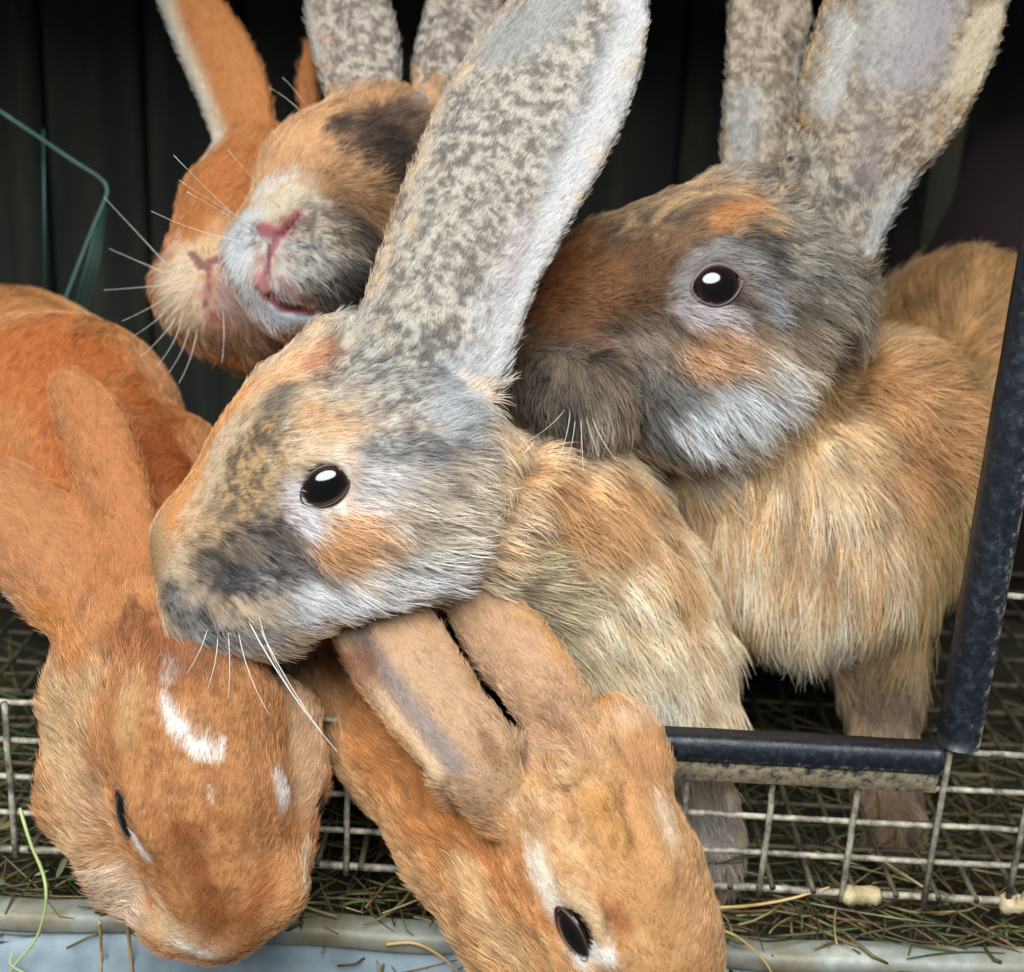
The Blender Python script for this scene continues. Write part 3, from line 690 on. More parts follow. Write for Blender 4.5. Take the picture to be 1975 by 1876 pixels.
hay('chaff', 260, (-0.22, 0.22), (0.0, 0.10), (0.002, 0.006), (0.008, 0.03), (0.0002, 0.0005), 'short hay scraps scattered on the wire floor', 4, 0.15, 0.3, 40)
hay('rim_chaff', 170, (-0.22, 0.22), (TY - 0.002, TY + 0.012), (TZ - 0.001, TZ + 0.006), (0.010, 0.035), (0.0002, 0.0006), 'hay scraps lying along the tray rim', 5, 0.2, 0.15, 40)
# single stems that hang over the rim
def stem(pts, rad, col, label, cat='stem', group=None):
    P = spline([on_y(x, y, yy + 0.0045) for x, y, yy in pts], 5 * len(pts))
    o = tube('straw' if col is M_STRAW else 'grass_blade', P, rad * np.linspace(1, 0.6, len(P)), col, None, 6, 0.2); return tag(o, label, cat, group)
M_GSTEM = noisy('green_stem', [(0.3, (120, 138, 70)), (0.7, (196, 206, 150))], 40, (0.5, 0.7), 0, 0.2)
M_STRAW = noisy('straw_stem', [(0.3, (150, 118, 66)), (0.7, (206, 178, 120))], 60, (0.5, 0.7), 0, 0.2)
stem([(38, 1560, -0.004), (60, 1630, -0.012), (84, 1690, -0.020), (88, 1745, -0.0245), (70, 1810, -0.024), (30, 1860, -0.024), (8, 1892, -0.024)], 0.0006, M_GSTEM, 'long pale green grass stem hanging over the tray rim beside the orange rabbit')
stem([(24, 1838, -0.0225), (20, 1860, -0.024), (40, 1874, -0.024), (60, 1884, -0.024)], 0.0004, M_GSTEM, 'small curled pale stem on the tray front beside the long green stem')
stem([(192, 1778, -0.0255), (195, 1830, -0.0205), (193, 1890, -0.0205)], 0.0006, M_STRAW, 'upright straw stem stuck to the tray front below the orange rabbit', 'stem', 'straws on the tray front')
stem([(246, 1782, -0.0255), (251, 1830, -0.0205), (256, 1890, -0.0205)], 0.0007, M_STRAW, 'upright straw stem stuck to the tray front below the orange rabbit', 'stem', 'straws on the tray front')
stem([(745, 1822, -0.0215), (800, 1820, -0.022), (850, 1845, -0.0225), (888, 1880, -0.0225)], 0.0006, M_STRAW, 'curved brown straw lying on the tray front between the two orange rabbits')
stem([(1370, 1790, -0.0245), (1420, 1806, -0.0255), (1470, 1850, -0.023), (1490, 1880, -0.023)], 0.0005, M_STRAW, 'thin bent straw draped over the tray rim below the cage corner')
stem([(1360, 1752, -0.012), (1440, 1748, -0.010), (1520, 1735, -0.006), (1600, 1712, -0.004)], 0.0006, M_STRAW, 'long straight straw lying under the bottom front wire')

# ------------------------------------------------------------------ the rabbits
DK, GR, LG, WH = (78, 72, 70), (120, 114, 112), (168, 162, 158), (226, 226, 226)
OR, CR, TAN, BR = (206, 148, 90), (212, 184, 148), (200, 166, 122), (96, 74, 58)
EARM = ('m', 0.86, (88, 87, 89), (194, 187, 174), 0.0021)
GOLD = ('m', 0.85, (206, 148, 84), (254, 238, 206), 0.0030)
GOLD2 = ('m', 0.75, (186, 126, 66), (226, 184, 134), 0.0026)
FOX = ('m', 0.6, (150, 92, 44), (206, 146, 88), 0.0022)

# --- tricolour rabbit in front, head in profile
earC = Ear([(800, 850, .398, 125), (802, 750, .384, 160), (848, 620, .384, 162), (890, 500, .388, 162), (952, 360, .393, 172), (1050, 170, .399, 176), (1130, 0, .405, 140), (1180, -110, .41, 70)], cup=-0.30, asym=0.42, twist=-8)
B = Body([[(790, 915, .385, 200), (585, 920, .383, 176), (430, 1060, .378, 122), (410, 1165, .376, 74)],
          [(418, 1172, .374, 84), (520, 1172, .372, 72), (590, 1125, .373, 66), (700, 1060, .376, 96), (880, 990, .390, 126)],
          [(560, 765, .392, 76), (640, 745, .392, 76), (770, 820, .392, 112)],
          [(880, 980, .395, 150), (1060, 1020, .435, 165), (1180, 1150, .447, 160), (1260, 1270, .446, 118), (1325, 1400, .444, 74), (1352, 1560, .446, 50), (1362, 1640, .444, 46)],
          [(1362, 1640, .444, 46), (1372, 1672, .436, 40)],
          [(1110, 1010, .45, 150), (1140, 960, .54, 190), (1150, 950, .66, 170)]],
         ears=[earC], k=0.010)
rabbit('mottled grey, orange and cream rabbit in profile with its head thrust out over the others', B, CR, [
    ([(800, 1000)], 260, ('m', .9, (216, 160, 104), (250, 242, 228), .003), 0.6, 0.95), ([(470, 760), (380, 880), (320, 1000)], 68, (214, 146, 80), 0.6, 1), ([(620, 690), (500, 750)], 60, (226, 176, 126), 0.5),
    ([(540, 760), (510, 830)], 45, (96, 88, 84), 0.7, 0.85), ([(500, 850), (460, 950), (420, 1040)], 80, ('m', .9, (66, 58, 48), (184, 146, 96), .002), 0.7, .95),
    ([(570, 1010), (490, 1080), (420, 1120)], 70, ('m', .95, (48, 45, 45), (122, 108, 96), .002), 0.6, 1), ([(600, 1090), (500, 1120)], 58, ('m', .9, (34, 34, 38), (140, 134, 134), .0018), 0.6, 1), ([(450, 1105)], 36, (40, 44, 48), .8, .8), ([(300, 1050), (300, 1090)], 45, (196, 160, 112), 0.6, 0.9),
    ([(330, 1160), (370, 1200)], 50, ('m', .9, (46, 46, 50), (128, 126, 126), .0018), 0.6, 1), ([(400, 1230), (500, 1230)], 45, ('m', .95, (74, 76, 82), (204, 202, 198), .0018), 0.6), ([(395, 1190)], 20, (54, 54, 60), 0.6), ([(560, 1190), (600, 1160)], 36, ('m', .8, (150, 140, 128), (226, 222, 216), .002), .6),
    ([(620, 770), (580, 830)], 40, ('m', .8, (206, 160, 110), (224, 206, 186), .003), 0.6), ([(660, 790), (600, 860)], 40, (218, 186, 146), 0.7, .8),
    ([(640, 1060), (720, 1060)], 62, (214, 152, 92), 0.7, 0.9), ([(600, 800), (690, 830)], 34, (214, 164, 112), .8, .8), ([(780, 1090), (860, 1080)], 70, (214, 206, 196), 0.6),
    ([(600, 1170), (720, 1160), (860, 1120)], 55, (232, 232, 232), 0.5),
    ([(720, 930), (800, 920)], 60, (206, 200, 200), 0.7, 0.9), ([(570, 960), (590, 1010)], 32, (212, 202, 202), 0.5),
    ([(900, 1010), (850, 970)], 90, (230, 214, 188), 0.7, .8), ([(930, 930), (800, 1000)], 50, (176, 160, 140), .8, .6), ([(940, 850), (980, 900)], 60, (170, 164, 158), 0.7, .9),
    ([(720, 860), (850, 870), (930, 820)], 40, (98, 98, 102), 0.7, 0.9),
    ([(700, 700), (780, 780), (900, 760)], 110, EARM, 0.6), ([(700, 640), (650, 600)], 50, (196, 186, 168), .6), ([(860, 700), (880, 560), (930, 380), (1030, 170), (1130, 0), (1180, -100)], 185, EARM, 0.3),
    ([(880, 800), (910, 740)], 60, (186, 190, 194), 0.6, .8),
    ([(940, 740), (1000, 560), (1080, 380), (1150, 220), (1210, 60), (1240, -20)], 52, (208, 205, 204), 0.7, 0.85), ([(980, 540), (1010, 450)], 26, (206, 186, 190), 0.9, .45),
    ([(960, 90), (1040, 40), (1080, -20)], 62, (160, 158, 154), 0.6, .8), ([(600, 700), (640, 670)], 26, (190, 128, 92), 0.5),
    ([(1060, 950), (1150, 1050), (1230, 1200)], 200, (226, 190, 142), 0.5), ([(1060, 1000), (1150, 1100), (1240, 1250)], 170, GOLD, .6), ([(1040, 920), (1080, 980), (1180, 960)], 110, (226, 166, 106), 0.8, .95), ([(1000, 1120), (1100, 1150), (1230, 1250)], 90, (246, 220, 178), 0.8, .6), ([(1250, 1330), (1310, 1400)], 70, (238, 224, 198), 0.7),
    ([(1160, 900), (1250, 960), (1290, 1120)], 45, (176, 130, 76), 0.7, .9), ([(1350, 1560), (1365, 1660)], 80, (160, 148, 136), 0.6)],
    [(310, 1060, .5, -.3, 12, .2), (350, 950, .5, -.85, 13, .2), (430, 820, .5, -.85, 14, .25), (450, 1090, .9, .45, 22, .3), (400, 1200, .75, .65, 18, .3), (520, 1215, .85, .5, 26, .35),
     (480, 950, .75, -.5, 14, .25), (560, 1060, .9, .35, 30, .3), (680, 1150, .95, .38, 34, .4), (820, 1115, .95, .3, 40, .4), (720, 1040, 1, .30, 34, .3), (640, 830, .85, -.4, 18, .25),
     (780, 930, 1, .05, 26, .3), (900, 960, 1, .2, 36, .35), (980, 900, 1, .25, 40, .4), (620, 690, .6, -.6, 18, .3), (830, 780, .6, -.5, 18, .3), (870, 640, .25, -.95, 14, .3), (960, 380, .33, -.93, 13, .3), (1090, 100, .4, -.9, 12, .3),
     (1080, 380, .6, -.75, 14, .3), (1010, 560, .5, -.85, 16, .35),
     (1080, 920, 1, .2, 50, .3), (1080, 1080, .85, .5, 62, .35), (1000, 1170, .9, .55, 58, .4), (1180, 1000, .8, .5, 58, .3), (1180, 1200, .6, .8, 68, .35), (1270, 1150, .5, .85, 60, .3), (1290, 1330, .4, .9, 64, .3), (1350, 1560, .2, 1, 34, .3), (1365, 1650, .2, .9, 26, .3)],
    eyes=[(628, 938, 50, 38, -34, -.02)], lid=M_LID_DARK,
    grooves=[([(388, 1178), (404, 1206)], 10, 0.002, 2), ([(370, 1236), (430, 1236), (490, 1224)], [4, 6, 4], 0.003, 0), ([(1015, 850), (1010, 920), (985, 1000), (940, 1080), (890, 1140)], [12, 17, 17, 15, 10], .008, 5), ([(665, 655), (655, 700), (630, 740)], 16, .003, 2)],
    ridges=[([(560, 890), (620, 875), (690, 905)], 16, .004, 6), ([(430, 1180), (490, 1170), (540, 1150)], [40, 40, 30], .006, 26), ([(540, 1030), (640, 1040), (740, 1030)], [24, 30, 24], .008, 18), ([(915, 690), (962, 540), (1030, 360), (1110, 180), (1175, 20)], [8, 11, 12, 12, 10], .005, 2), ([(560, 690), (620, 640), (660, 610)], [14, 20, 14], .005, 4)],
    whiskers=[((480, 1200), (650, 1450), -.06, -.02, .00018), ((500, 1210), (625, 1420), -.05, -.02, .00014), ((460, 1220), (520, 1380), -.1, -.01), ((420, 1225), (400, 1330), .1, -.01), ((440, 1220), (440, 1350), .05, -.01), ((400, 1215), (360, 1300), .1, -.01), ((500, 1190), (560, 1330), -.1, -.02)],
    n_hair=160000, seed=11, h=0.0014)

# --- tricolour rabbit at the right
earD1 = Ear([(1590, 560, .446, 84), (1600, 460, .440, 104), (1632, 330, .441, 138), (1700, 190, .446, 170), (1765, 20, .452, 166), (1800, -110, .458, 110)], cup=0.6, twist=10)
earD2 = Ear([(1490, 440, .458, 70), (1466, 330, .460, 78), (1472, 160, .465, 80), (1490, 0, .47, 86), (1500, -120, .475, 60)], cup=-0.3)
B = Body([[(1500, 580, .444, 178), (1345, 565, .440, 176), (1210, 580, .446, 150), (1110, 630, .448, 128), (1050, 710, .440, 92)],
          [(1320, 490, .446, 100), (1430, 425, .452, 92), (1540, 440, .452, 96)], [(1035, 755, .426, 78), (1110, 760, .418, 84), (1165, 750, .424, 72)], [(1180, 760, .438, 80), (1280, 750, .436, 100), (1390, 738, .432, 132), (1490, 672, .442, 144)],
          [(1450, 850, .452, 150), (1560, 1000, .468, 205), (1570, 1060, .466, 150)],
          [(1660, 1130, .475, 120), (1700, 1330, .485, 56), (1705, 1460, .482, 50), (1712, 1550, .478, 44), (1722, 1590, .47, 38)], [(1705, 1596, .468, 17), (1700, 1620, .460, 15)], [(1724, 1598, .466, 18), (1724, 1626, .458, 16)], [(1744, 1594, .468, 17), (1750, 1618, .460, 15)],
          [(1400, 1060, .472, 85), (1440, 1110, .474, 70)],
          [(1650, 900, .50, 200), (1800, 760, .58, 190), (1860, 700, .66, 200)]],
         ells=[(1745, 880, .475, 158, 225, -8, 160), (1870, 690, .56, 200, 190, 0, 190), (1560, 1030, .468, 240, 165, 0, 165)],
         ears=[earD1, earD2], k=0.010)
EARD = ('m', 0.8, (80, 73, 67), (184, 173, 154), 0.0021)
rabbit('dark faced brown and grey rabbit with a pale cheek and a thick tan chest ruff', B, (186, 150, 104), [
    ([(1480, 600), (1330, 580), (1180, 640), (1080, 730)], 230, (100, 82, 67), 0.3), ([(1480, 600), (1360, 600), (1240, 640)], 230, ('m', .65, (52, 45, 40), (150, 124, 96), .003), .4), ([(1250, 520), (1150, 560), (1080, 600)], 110, (104, 72, 46), 0.6), ([(1100, 480), (1060, 560)], 60, (150, 92, 48), 0.6),
    ([(1160, 540), (1110, 620)], 50, (146, 96, 56), 0.7, .7), ([(1230, 400), (1330, 370), (1430, 335)], 30, (150, 118, 92), 0.7, .8), ([(1300, 430), (1400, 400)], 40, (96, 74, 58), .7, .7),
    ([(1380, 430), (1450, 390), (1470, 360)], 36, (206, 134, 64), 0.8, .9), ([(1300, 470), (1350, 440)], 36, (128, 96, 66), .7, .8),
    ([(1060, 700), (1040, 780), (1110, 820)], 95, ('m', .95, (34, 30, 27), (116, 102, 86), .0018), 0.6, .95), ([(1150, 800), (1180, 830)], 38, ('m', .9, (60, 52, 44), (206, 188, 158), .002), 0.7, .95), ([(1130, 690)], 36, (40, 37, 35), .8, .8), ([(1080, 680), (1100, 720)], 24, (120, 104, 84), .8, .7),
    ([(1240, 720), (1320, 730)], 55, ('m', .9, (62, 58, 56), (140, 132, 124), .0024), .6, .9), ([(1250, 830), (1280, 780)], 45, (84, 82, 82), .6, .8), ([(1200, 640), (1290, 650)], 36, (140, 126, 110), .7, .7),
    ([(1330, 680), (1420, 680)], 52, ('m', .9, (190, 124, 66), (226, 184, 140), .0028), 0.7, .95), ([(1480, 700), (1560, 680)], 60, (176, 156, 130), .7, .8),
    ([(1340, 820), (1420, 790), (1500, 750)], 64, ('m', .95, (166, 172, 178), (244, 248, 250), .0026), 0.6), ([(1390, 890), (1440, 850)], 46, ('m', .85, (120, 130, 142), (206, 218, 230), .0028), .7, .9), ([(1300, 860), (1340, 900)], 45, (104, 104, 104), .6, .9), ([(1540, 800), (1600, 720), (1640, 650)], 50, (74, 60, 50), .6, .85),
    ([(1320, 590), (1340, 520), (1400, 490), (1470, 520)], 36, (150, 142, 140), .6, .9), ([(1470, 560), (1480, 600)], 28, (156, 162, 168), .8, .8), ([(1320, 600), (1400, 610)], 22, (186, 172, 172), .7),
    ([(1500, 480), (1560, 560)], 60, (62, 58, 57), .7, .9), ([(1600, 600), (1640, 560)], 60, (134, 118, 100), .7, .8), ([(1590, 480), (1620, 400)], 80, (94, 88, 84), .6, .9),
    ([(1630, 450), (1640, 330), (1700, 180), (1765, 20), (1800, -110)], 190, EARD, .25), ([(1470, 320), (1475, 160), (1490, 0), (1500, -100)], 110, EARD, .3),
    ([(1690, 110), (1740, 20)], 85, (180, 178, 176), .9, .7), ([(1760, 150), (1790, 20), (1800, -50)], 60, (150, 141, 144), .9, .8), ([(1690, 260), (1670, 360)], 36, (120, 108, 112), .9, .6),
    ([(1590, 200), (1630, 60)], 40, (206, 200, 192), .7, .8), ([(1860, 160), (1900, 40)], 36, (206, 190, 158), .7, .8), ([(1690, 470), (1730, 380)], 36, (176, 178, 176), .9, .7), ([(1430, 300), (1440, 200)], 36, (168, 172, 172), .9, .5),
    ([(1560, 950), (1560, 1080)], 220, (220, 178, 122), .6), ([(1450, 1040), (1640, 1060), (1560, 1160)], 170, GOLD, .7), ([(1560, 1220)], 100, (226, 214, 194), .8, .7),
    ([(1780, 760), (1800, 880)], 150, (214, 156, 96), .6, .95), ([(1740, 850), (1760, 900)], 50, (160, 106, 58), .7, .8), ([(1820, 1000), (1800, 1120)], 90, (196, 158, 96), .7), ([(1860, 600)], 190, (192, 142, 84), .5),
    ([(1340, 960), (1310, 1080)], 60, (164, 122, 74), .7, .8), ([(1700, 1330), (1710, 1460), (1720, 1600)], 110, (132, 108, 84), .6)],
    [(1050, 740, .0, .9, 24, .3), (1080, 640, .7, -.2, 18, .25), (1150, 810, .25, .95, 42, .4), (1240, 740, .85, .55, 36, .35), (1330, 690, .9, .45, 34, .3), (1300, 830, .7, .75, 48, .4), (1400, 820, .75, .65, 42, .35), (1390, 880, .45, .85, 36, .35),
     (1500, 740, .85, .45, 48, .3), (1600, 640, .85, .4, 36, .3), (1230, 500, .75, -.55, 16, .25), (1380, 430, .8, -.4, 18, .25), (1480, 470, .8, .2, 26, .3), (1560, 540, .8, .3, 26, .3), (1320, 520, .7, -.4, 16, .2), (1500, 600, .9, .35, 28, .3),
     (1640, 400, .1, -1, 16, .3), (1700, 200, .35, -.93, 13, .3), (1790, 20, .3, -.95, 12, .3), (1600, 200, .35, -.93, 13, .3), (1470, 200, .05, -1, 13, .3), (1850, 200, .6, -.8, 14, .3),
     (1450, 960, .0, 1, 78, .35), (1330, 1060, -.1, 1, 75, .35), (1560, 1050, .02, 1, 80, .3), (1560, 1160, .05, 1, 80, .35), (1690, 1100, .12, 1, 70, .35), (1820, 1080, .1, .95, 70, .35), (1430, 1120, .0, 1, 65, .35), (1700, 1220, .05, 1, 50, .3),
     (1790, 700, .75, -.4, 42, .3), (1720, 800, .5, .5, 48, .3), (1850, 850, .9, .2, 45, .3), (1820, 960, .4, .8, 60, .3), (1860, 560, .2, -.95, 46, .3), (1780, 600, -.2, -.9, 46, .3), (1940, 640, .8, -.4, 46, .3), (1700, 1400, .1, 1, 30, .25), (1715, 1560, .1, 1, 22, .25)],
    eyes=[(1383, 550, 45, 41, -12, -.06)], lid=M_LID_PINK,
    grooves=[([(1000, 800), (1060, 825), (1120, 838)], 9, .003, 1), ([(1200, 660), (1225, 730), (1220, 820)], [8, 14, 12], .006, 4), ([(1060, 660), (1120, 670), (1190, 650)], 10, .006, 3), ([(1015, 720), (1035, 735)], 8, .002, 2)], ridges=[([(1320, 500), (1390, 480), (1460, 510)], 18, .004, 6)],
    whiskers=[((1100, 790), (1070, 900), .1, -.02), ((1120, 800), (1125, 910), 0, -.02), ((1140, 800), (1190, 890), -.1, -.02), ((1090, 790), (1020, 850), .1, -.02), ((1110, 800), (1095, 890), .05, -.02), ((1130, 800), (1155, 880), -.05, -.02)],
    n_hair=185000, seed=23, h=0.0016, width=1.0)

# --- tricolour rabbit facing the viewer, nose raised
earA1 = Ear([(705, 260, .478, 60), (698, 170, .480, 80), (684, 80, .484, 92), (660, -10, .490, 86), (640, -100, .496, 50)], cup=-0.35)
earA2 = Ear([(840, 260, .480, 50), (850, 160, .482, 66), (872, 70, .486, 74), (905, -20, .492, 76), (930, -120, .50, 50)], cup=-0.35)
B = Body([[(735, 315, .480, 150), (640, 365, .462, 135), (580, 440, .446, 98), (560, 480, .440, 88)],
          [(505, 500, .440, 76), (560, 510, .438, 84), (640, 505, .440, 104)],
          [(560, 590, .446, 66), (620, 560, .450, 90), (700, 470, .47, 140)],
          [(740, 400, .49, 150), (780, 520, .55, 150), (800, 600, .64, 170)]],
         ears=[earA1, earA2], k=0.009)
rabbit('orange and dark patched rabbit with grey muzzle, pink nose and parted mouth facing forward', B, (196, 146, 98), [
    ([(640, 230), (560, 320)], 90, (214, 160, 106), .6), ([(690, 250), (780, 230)], 62, (92, 72, 60), .55, .95), ([(620, 300), (560, 330)], 40, (190, 138, 92), .6, .8), ([(740, 290), (780, 330)], 85, (52, 42, 38), .7, .95),
    ([(810, 190)], 30, (176, 166, 160), .6, .9), ([(640, 390), (700, 410)], 70, (126, 88, 56), .7, .85), ([(690, 470), (730, 560)], 100, (46, 38, 33), .7, .95),  # dark strokes here and below paint shade on the right of the face
    ([(510, 400), (560, 390)], 62, (206, 190, 160), .6, .95), ([(545, 345), (500, 370)], 26, (216, 208, 196), .6, .8), ([(470, 430), (445, 480)], 50, (204, 202, 200), .6), ([(600, 430), (630, 480)], 62, ('m', .9, (80, 74, 68), (186, 172, 150), .002), .6, .9), ([(620, 530), (580, 490)], 52, ('m', .95, (50, 47, 45), (186, 178, 168), .0018), .7, .95),
    ([(660, 560), (640, 590)], 54, (44, 38, 36), .7, .95), ([(560, 540), (600, 500)], 30, ('m', .8, (84, 82, 82), (206, 198, 186), .002), .6),
    ([(460, 500), (470, 560), (500, 595)], 50, (232, 232, 232), .6), ([(540, 615), (590, 615)], 26, (204, 212, 220), .6), ([(470, 450), (520, 470)], 30, ('m', .6, (110, 116, 124), (216, 216, 216), .002), .6),
    ([(690, 120), (670, 0), (650, -80)], 110, EARM, .3), ([(860, 120), (890, 0), (920, -100)], 90, EARM, .3), ([(600, 130), (590, 30)], 26, (184, 180, 170), .6, .8), ([(640, 185), (780, 170), (840, 160)], 22, (176, 130, 80), .7, .9),
    ([(516, 480), (512, 540), (545, 520), (540, 570)], 24, (206, 198, 192), .6, .9), ([(504, 440), (535, 454), (574, 412)], 14, (158, 92, 92), .5, 1, .35), ([(535, 460), (516, 500), (514, 560), (525, 580)], 9, (166, 96, 96), .45, 1, .3), ([(502, 535), (512, 562)], 17, (196, 128, 124), .5, .9, .3), ([(545, 540), (562, 568)], 12, (176, 128, 130), .5, .9, .2), ([(545, 452), (578, 412)], 4, (92, 46, 46), .5, 1, .1), ([(518, 470), (516, 520)], 4, (120, 64, 64), .5, .9, .1),
    ([(540, 590), (600, 602)], 12, (122, 52, 52), .4, 1, .2)],
    [(470, 470, -.7, .3, 14, .3), (460, 540, -.5, .7, 16, .35), (520, 400, -.3, -.8, 12, .25), (560, 380, .2, -.95, 13, .25), (600, 430, .7, -.3, 14, .3), (610, 490, .85, .35, 16, .3), (640, 560, .6, .7, 20, .3), (700, 500, .9, .3, 26, .3), (570, 300, .3, -.9, 16, .25), (640, 240, .6, -.7, 18, .25), (700, 330, .8, -.3, 22, .3), (780, 250, .8, -.4, 22, .3),
     (690, 100, -.15, -1, 14, .3), (660, 0, -.2, -1, 14, .3), (870, 80, .3, -1, 14, .3), (700, 180, .1, -1, 20, .4), (560, 620, .2, .9, 10, .3), (740, 420, .9, .2, 26, .3)],
    bald=[([(510, 442), (535, 455), (570, 418)], 15, .05), ([(530, 475), (516, 510), (514, 550), (524, 578)], 12, .05), ([(545, 592), (570, 598), (598, 602)], 13, 0.05)],
    grooves=[([(520, 448), (537, 462)], [3, 5], .002, 1), ([(540, 458), (560, 440), (580, 416)], [5, 7, 4], .0014, 2), ([(534, 468), (522, 500), (518, 540), (530, 578)], [6, 7, 8, 9], .002, 3), ([(522, 580), (560, 594), (604, 602)], [10, 16, 10], .002, 1)],
    ridges=[([(502, 540), (514, 566)], 13, .003, 4), ([(548, 540), (566, 572)], 12, .003, 5), ([(504, 436), (535, 448), (578, 404)], [10, 14, 9], .003, 4)],
    whiskers=[((500, 440), (345, 348), .04, -.03), ((495, 455), (335, 300), .03, -.03, .00014), ((490, 470), (292, 408), .10, -.02), ((540, 400), (440, 290), .03, -.02), ((505, 455), (360, 370), .0, -.03, .00013), ((580, 215), (520, 170), -.1, -.01), ((590, 205), (545, 150), -.1, -.01)],
    n_hair=70000, seed=37, h=0.0013)

# --- orange rabbit behind it
earB = Ear([(480, 330, .505, 50), (462, 240, .505, 74), (425, 130, .510, 82), (360, 10, .516, 68), (310, -80, .52, 40)], cup=-0.35, twist=14)
earB2 = Ear([(600, 240, .535, 26), (592, 160, .535, 28), (596, 90, .535, 16)], cup=-0.1)
B = Body([[(500, 350, .510, 108), (450, 410, .498, 92), (412, 490, .482, 76), (400, 540, .476, 74)],
          [(372, 560, .476, 74), (420, 570, .474, 76), (490, 580, .478, 92)],
          [(420, 620, .486, 66), (500, 620, .495, 90), (560, 560, .55, 130), (600, 580, .66, 150)]],
         ears=[earB, earB2], k=0.009)
rabbit('bright orange rabbit with cream muzzle, half hidden behind the pink nosed mottled one', B, (188, 116, 54), [
    ([(470, 330), (420, 420)], 110, (184, 108, 46), .6), ([(400, 470), (440, 440)], 40, (206, 150, 96), .7), ([(350, 520), (340, 580), (370, 620)], 70, (222, 194, 160), .7), ([(400, 480), (460, 480)], 34, (214, 176, 130), .7),
    ([(440, 560), (480, 600)], 50, (190, 160, 148), .6, .9), ([(420, 650), (520, 660)], 50, (190, 148, 110), .6), ([(470, 250), (430, 130), (360, 10)], 80, (186, 116, 54), .4), ([(400, 290), (375, 190), (330, 80), (300, 0)], 46, (206, 190, 160), .5, 1, .1), ([(395, 290), (362, 180), (322, 80), (295, 0)], 26, (172, 166, 156), .5, .9, .1),
    ([(370, 490), (388, 515), (420, 500)], 9, (138, 88, 84), .45, 1, .3), ([(403, 520), (402, 560), (398, 590)], 7, (140, 84, 84), .45, 1, .3), ([(405, 615), (440, 620)], 12, (160, 80, 76), .4, .9, .2), ([(390, 570)], 13, (200, 140, 130), .5, .8, .2)],
    [(340, 540, -.8, .2, 16, .35), (350, 610, -.6, .7, 18, .4), (400, 460, .1, -.9, 14, .3), (440, 400, .3, -.9, 16, .3), (480, 320, .4, -.9, 18, .3), (450, 560, .7, .5, 16, .3), (430, 640, .1, .9, 20, .3), (440, 150, -.4, -.9, 12, .3), (360, 30, -.5, -.85, 12, .3), (500, 660, .3, .9, 22, .3)],
    bald=[([(375, 495), (395, 515), (418, 502)], 11, .05), ([(403, 535), (400, 575)], 9, .05), ([(410, 615), (435, 620)], 10, .05)],
    grooves=[([(366, 480), (384, 508)], [2, 4], .002, 1), ([(398, 512), (418, 500)], [4, 3], .002, 1), ([(403, 520), (403, 560), (400, 590)], [5, 6, 7], .002, 2), ([(398, 605), (440, 620)], [8, 7], .002, 1)],
    whiskers=[((330, 590), (255, 650), .1, -.02), ((340, 610), (270, 690), .1, -.02), ((350, 620), (300, 710), .12, -.02), ((365, 630), (325, 720), .12, -.02), ((380, 635), (345, 740), .1, -.02), ((330, 570), (235, 620), .05, -.02), ((320, 550), (200, 560), .02, -.02), ((325, 530), (210, 480), 0, -.01), ((330, 520), (200, 380), 0, -.01), ((430, 600), (428, 700), .05, -.02)],
    n_hair=46000, seed=41, h=0.0014, width=1.1)

# --- orange rabbit at the lower left, head bowed
earE1 = Ear([(185, 1220, .385, 80), (135, 1130, .388, 112), (70, 1050, .395, 120), (-20, 970, .405, 112), (-110, 890, .412, 60)], cup=-0.6, twist=-10)
earE2 = Ear([(262, 1150, .388, 62), (235, 1050, .392, 76), (200, 930, .402, 84), (155, 810, .414, 82), (118, 728, .42, 48)], cup=-0.6, twist=8)
B = Body([[(340, 1250, .384, 140), (366, 1410, .376, 168), (396, 1560, .368, 152), (425, 1680, .364, 122)],
          [(345, 1776, .368, 66), (425, 1776, .365, 68), (515, 1714, .366, 76)],
          [(300, 1330, .400, 190), (340, 1480, .398, 190)],
          [(185, 1400, .402, 92), (180, 1530, .400, 90), (250, 1660, .388, 74), (318, 1738, .374, 62)], [(525, 1400, .396, 92), (540, 1500, .392, 82), (545, 1640, .378, 58)],
          [(300, 1200, .398, 155), (240, 1010, .44, 160), (120, 840, .49, 225), (20, 800, .56, 245)],
          [(250, 960, .455, 155), (330, 900, .475, 105)], [(230, 1230, .387, 80), (190, 1330, .395, 88)]],
         ears=[earE1, earE2], k=0.0065)
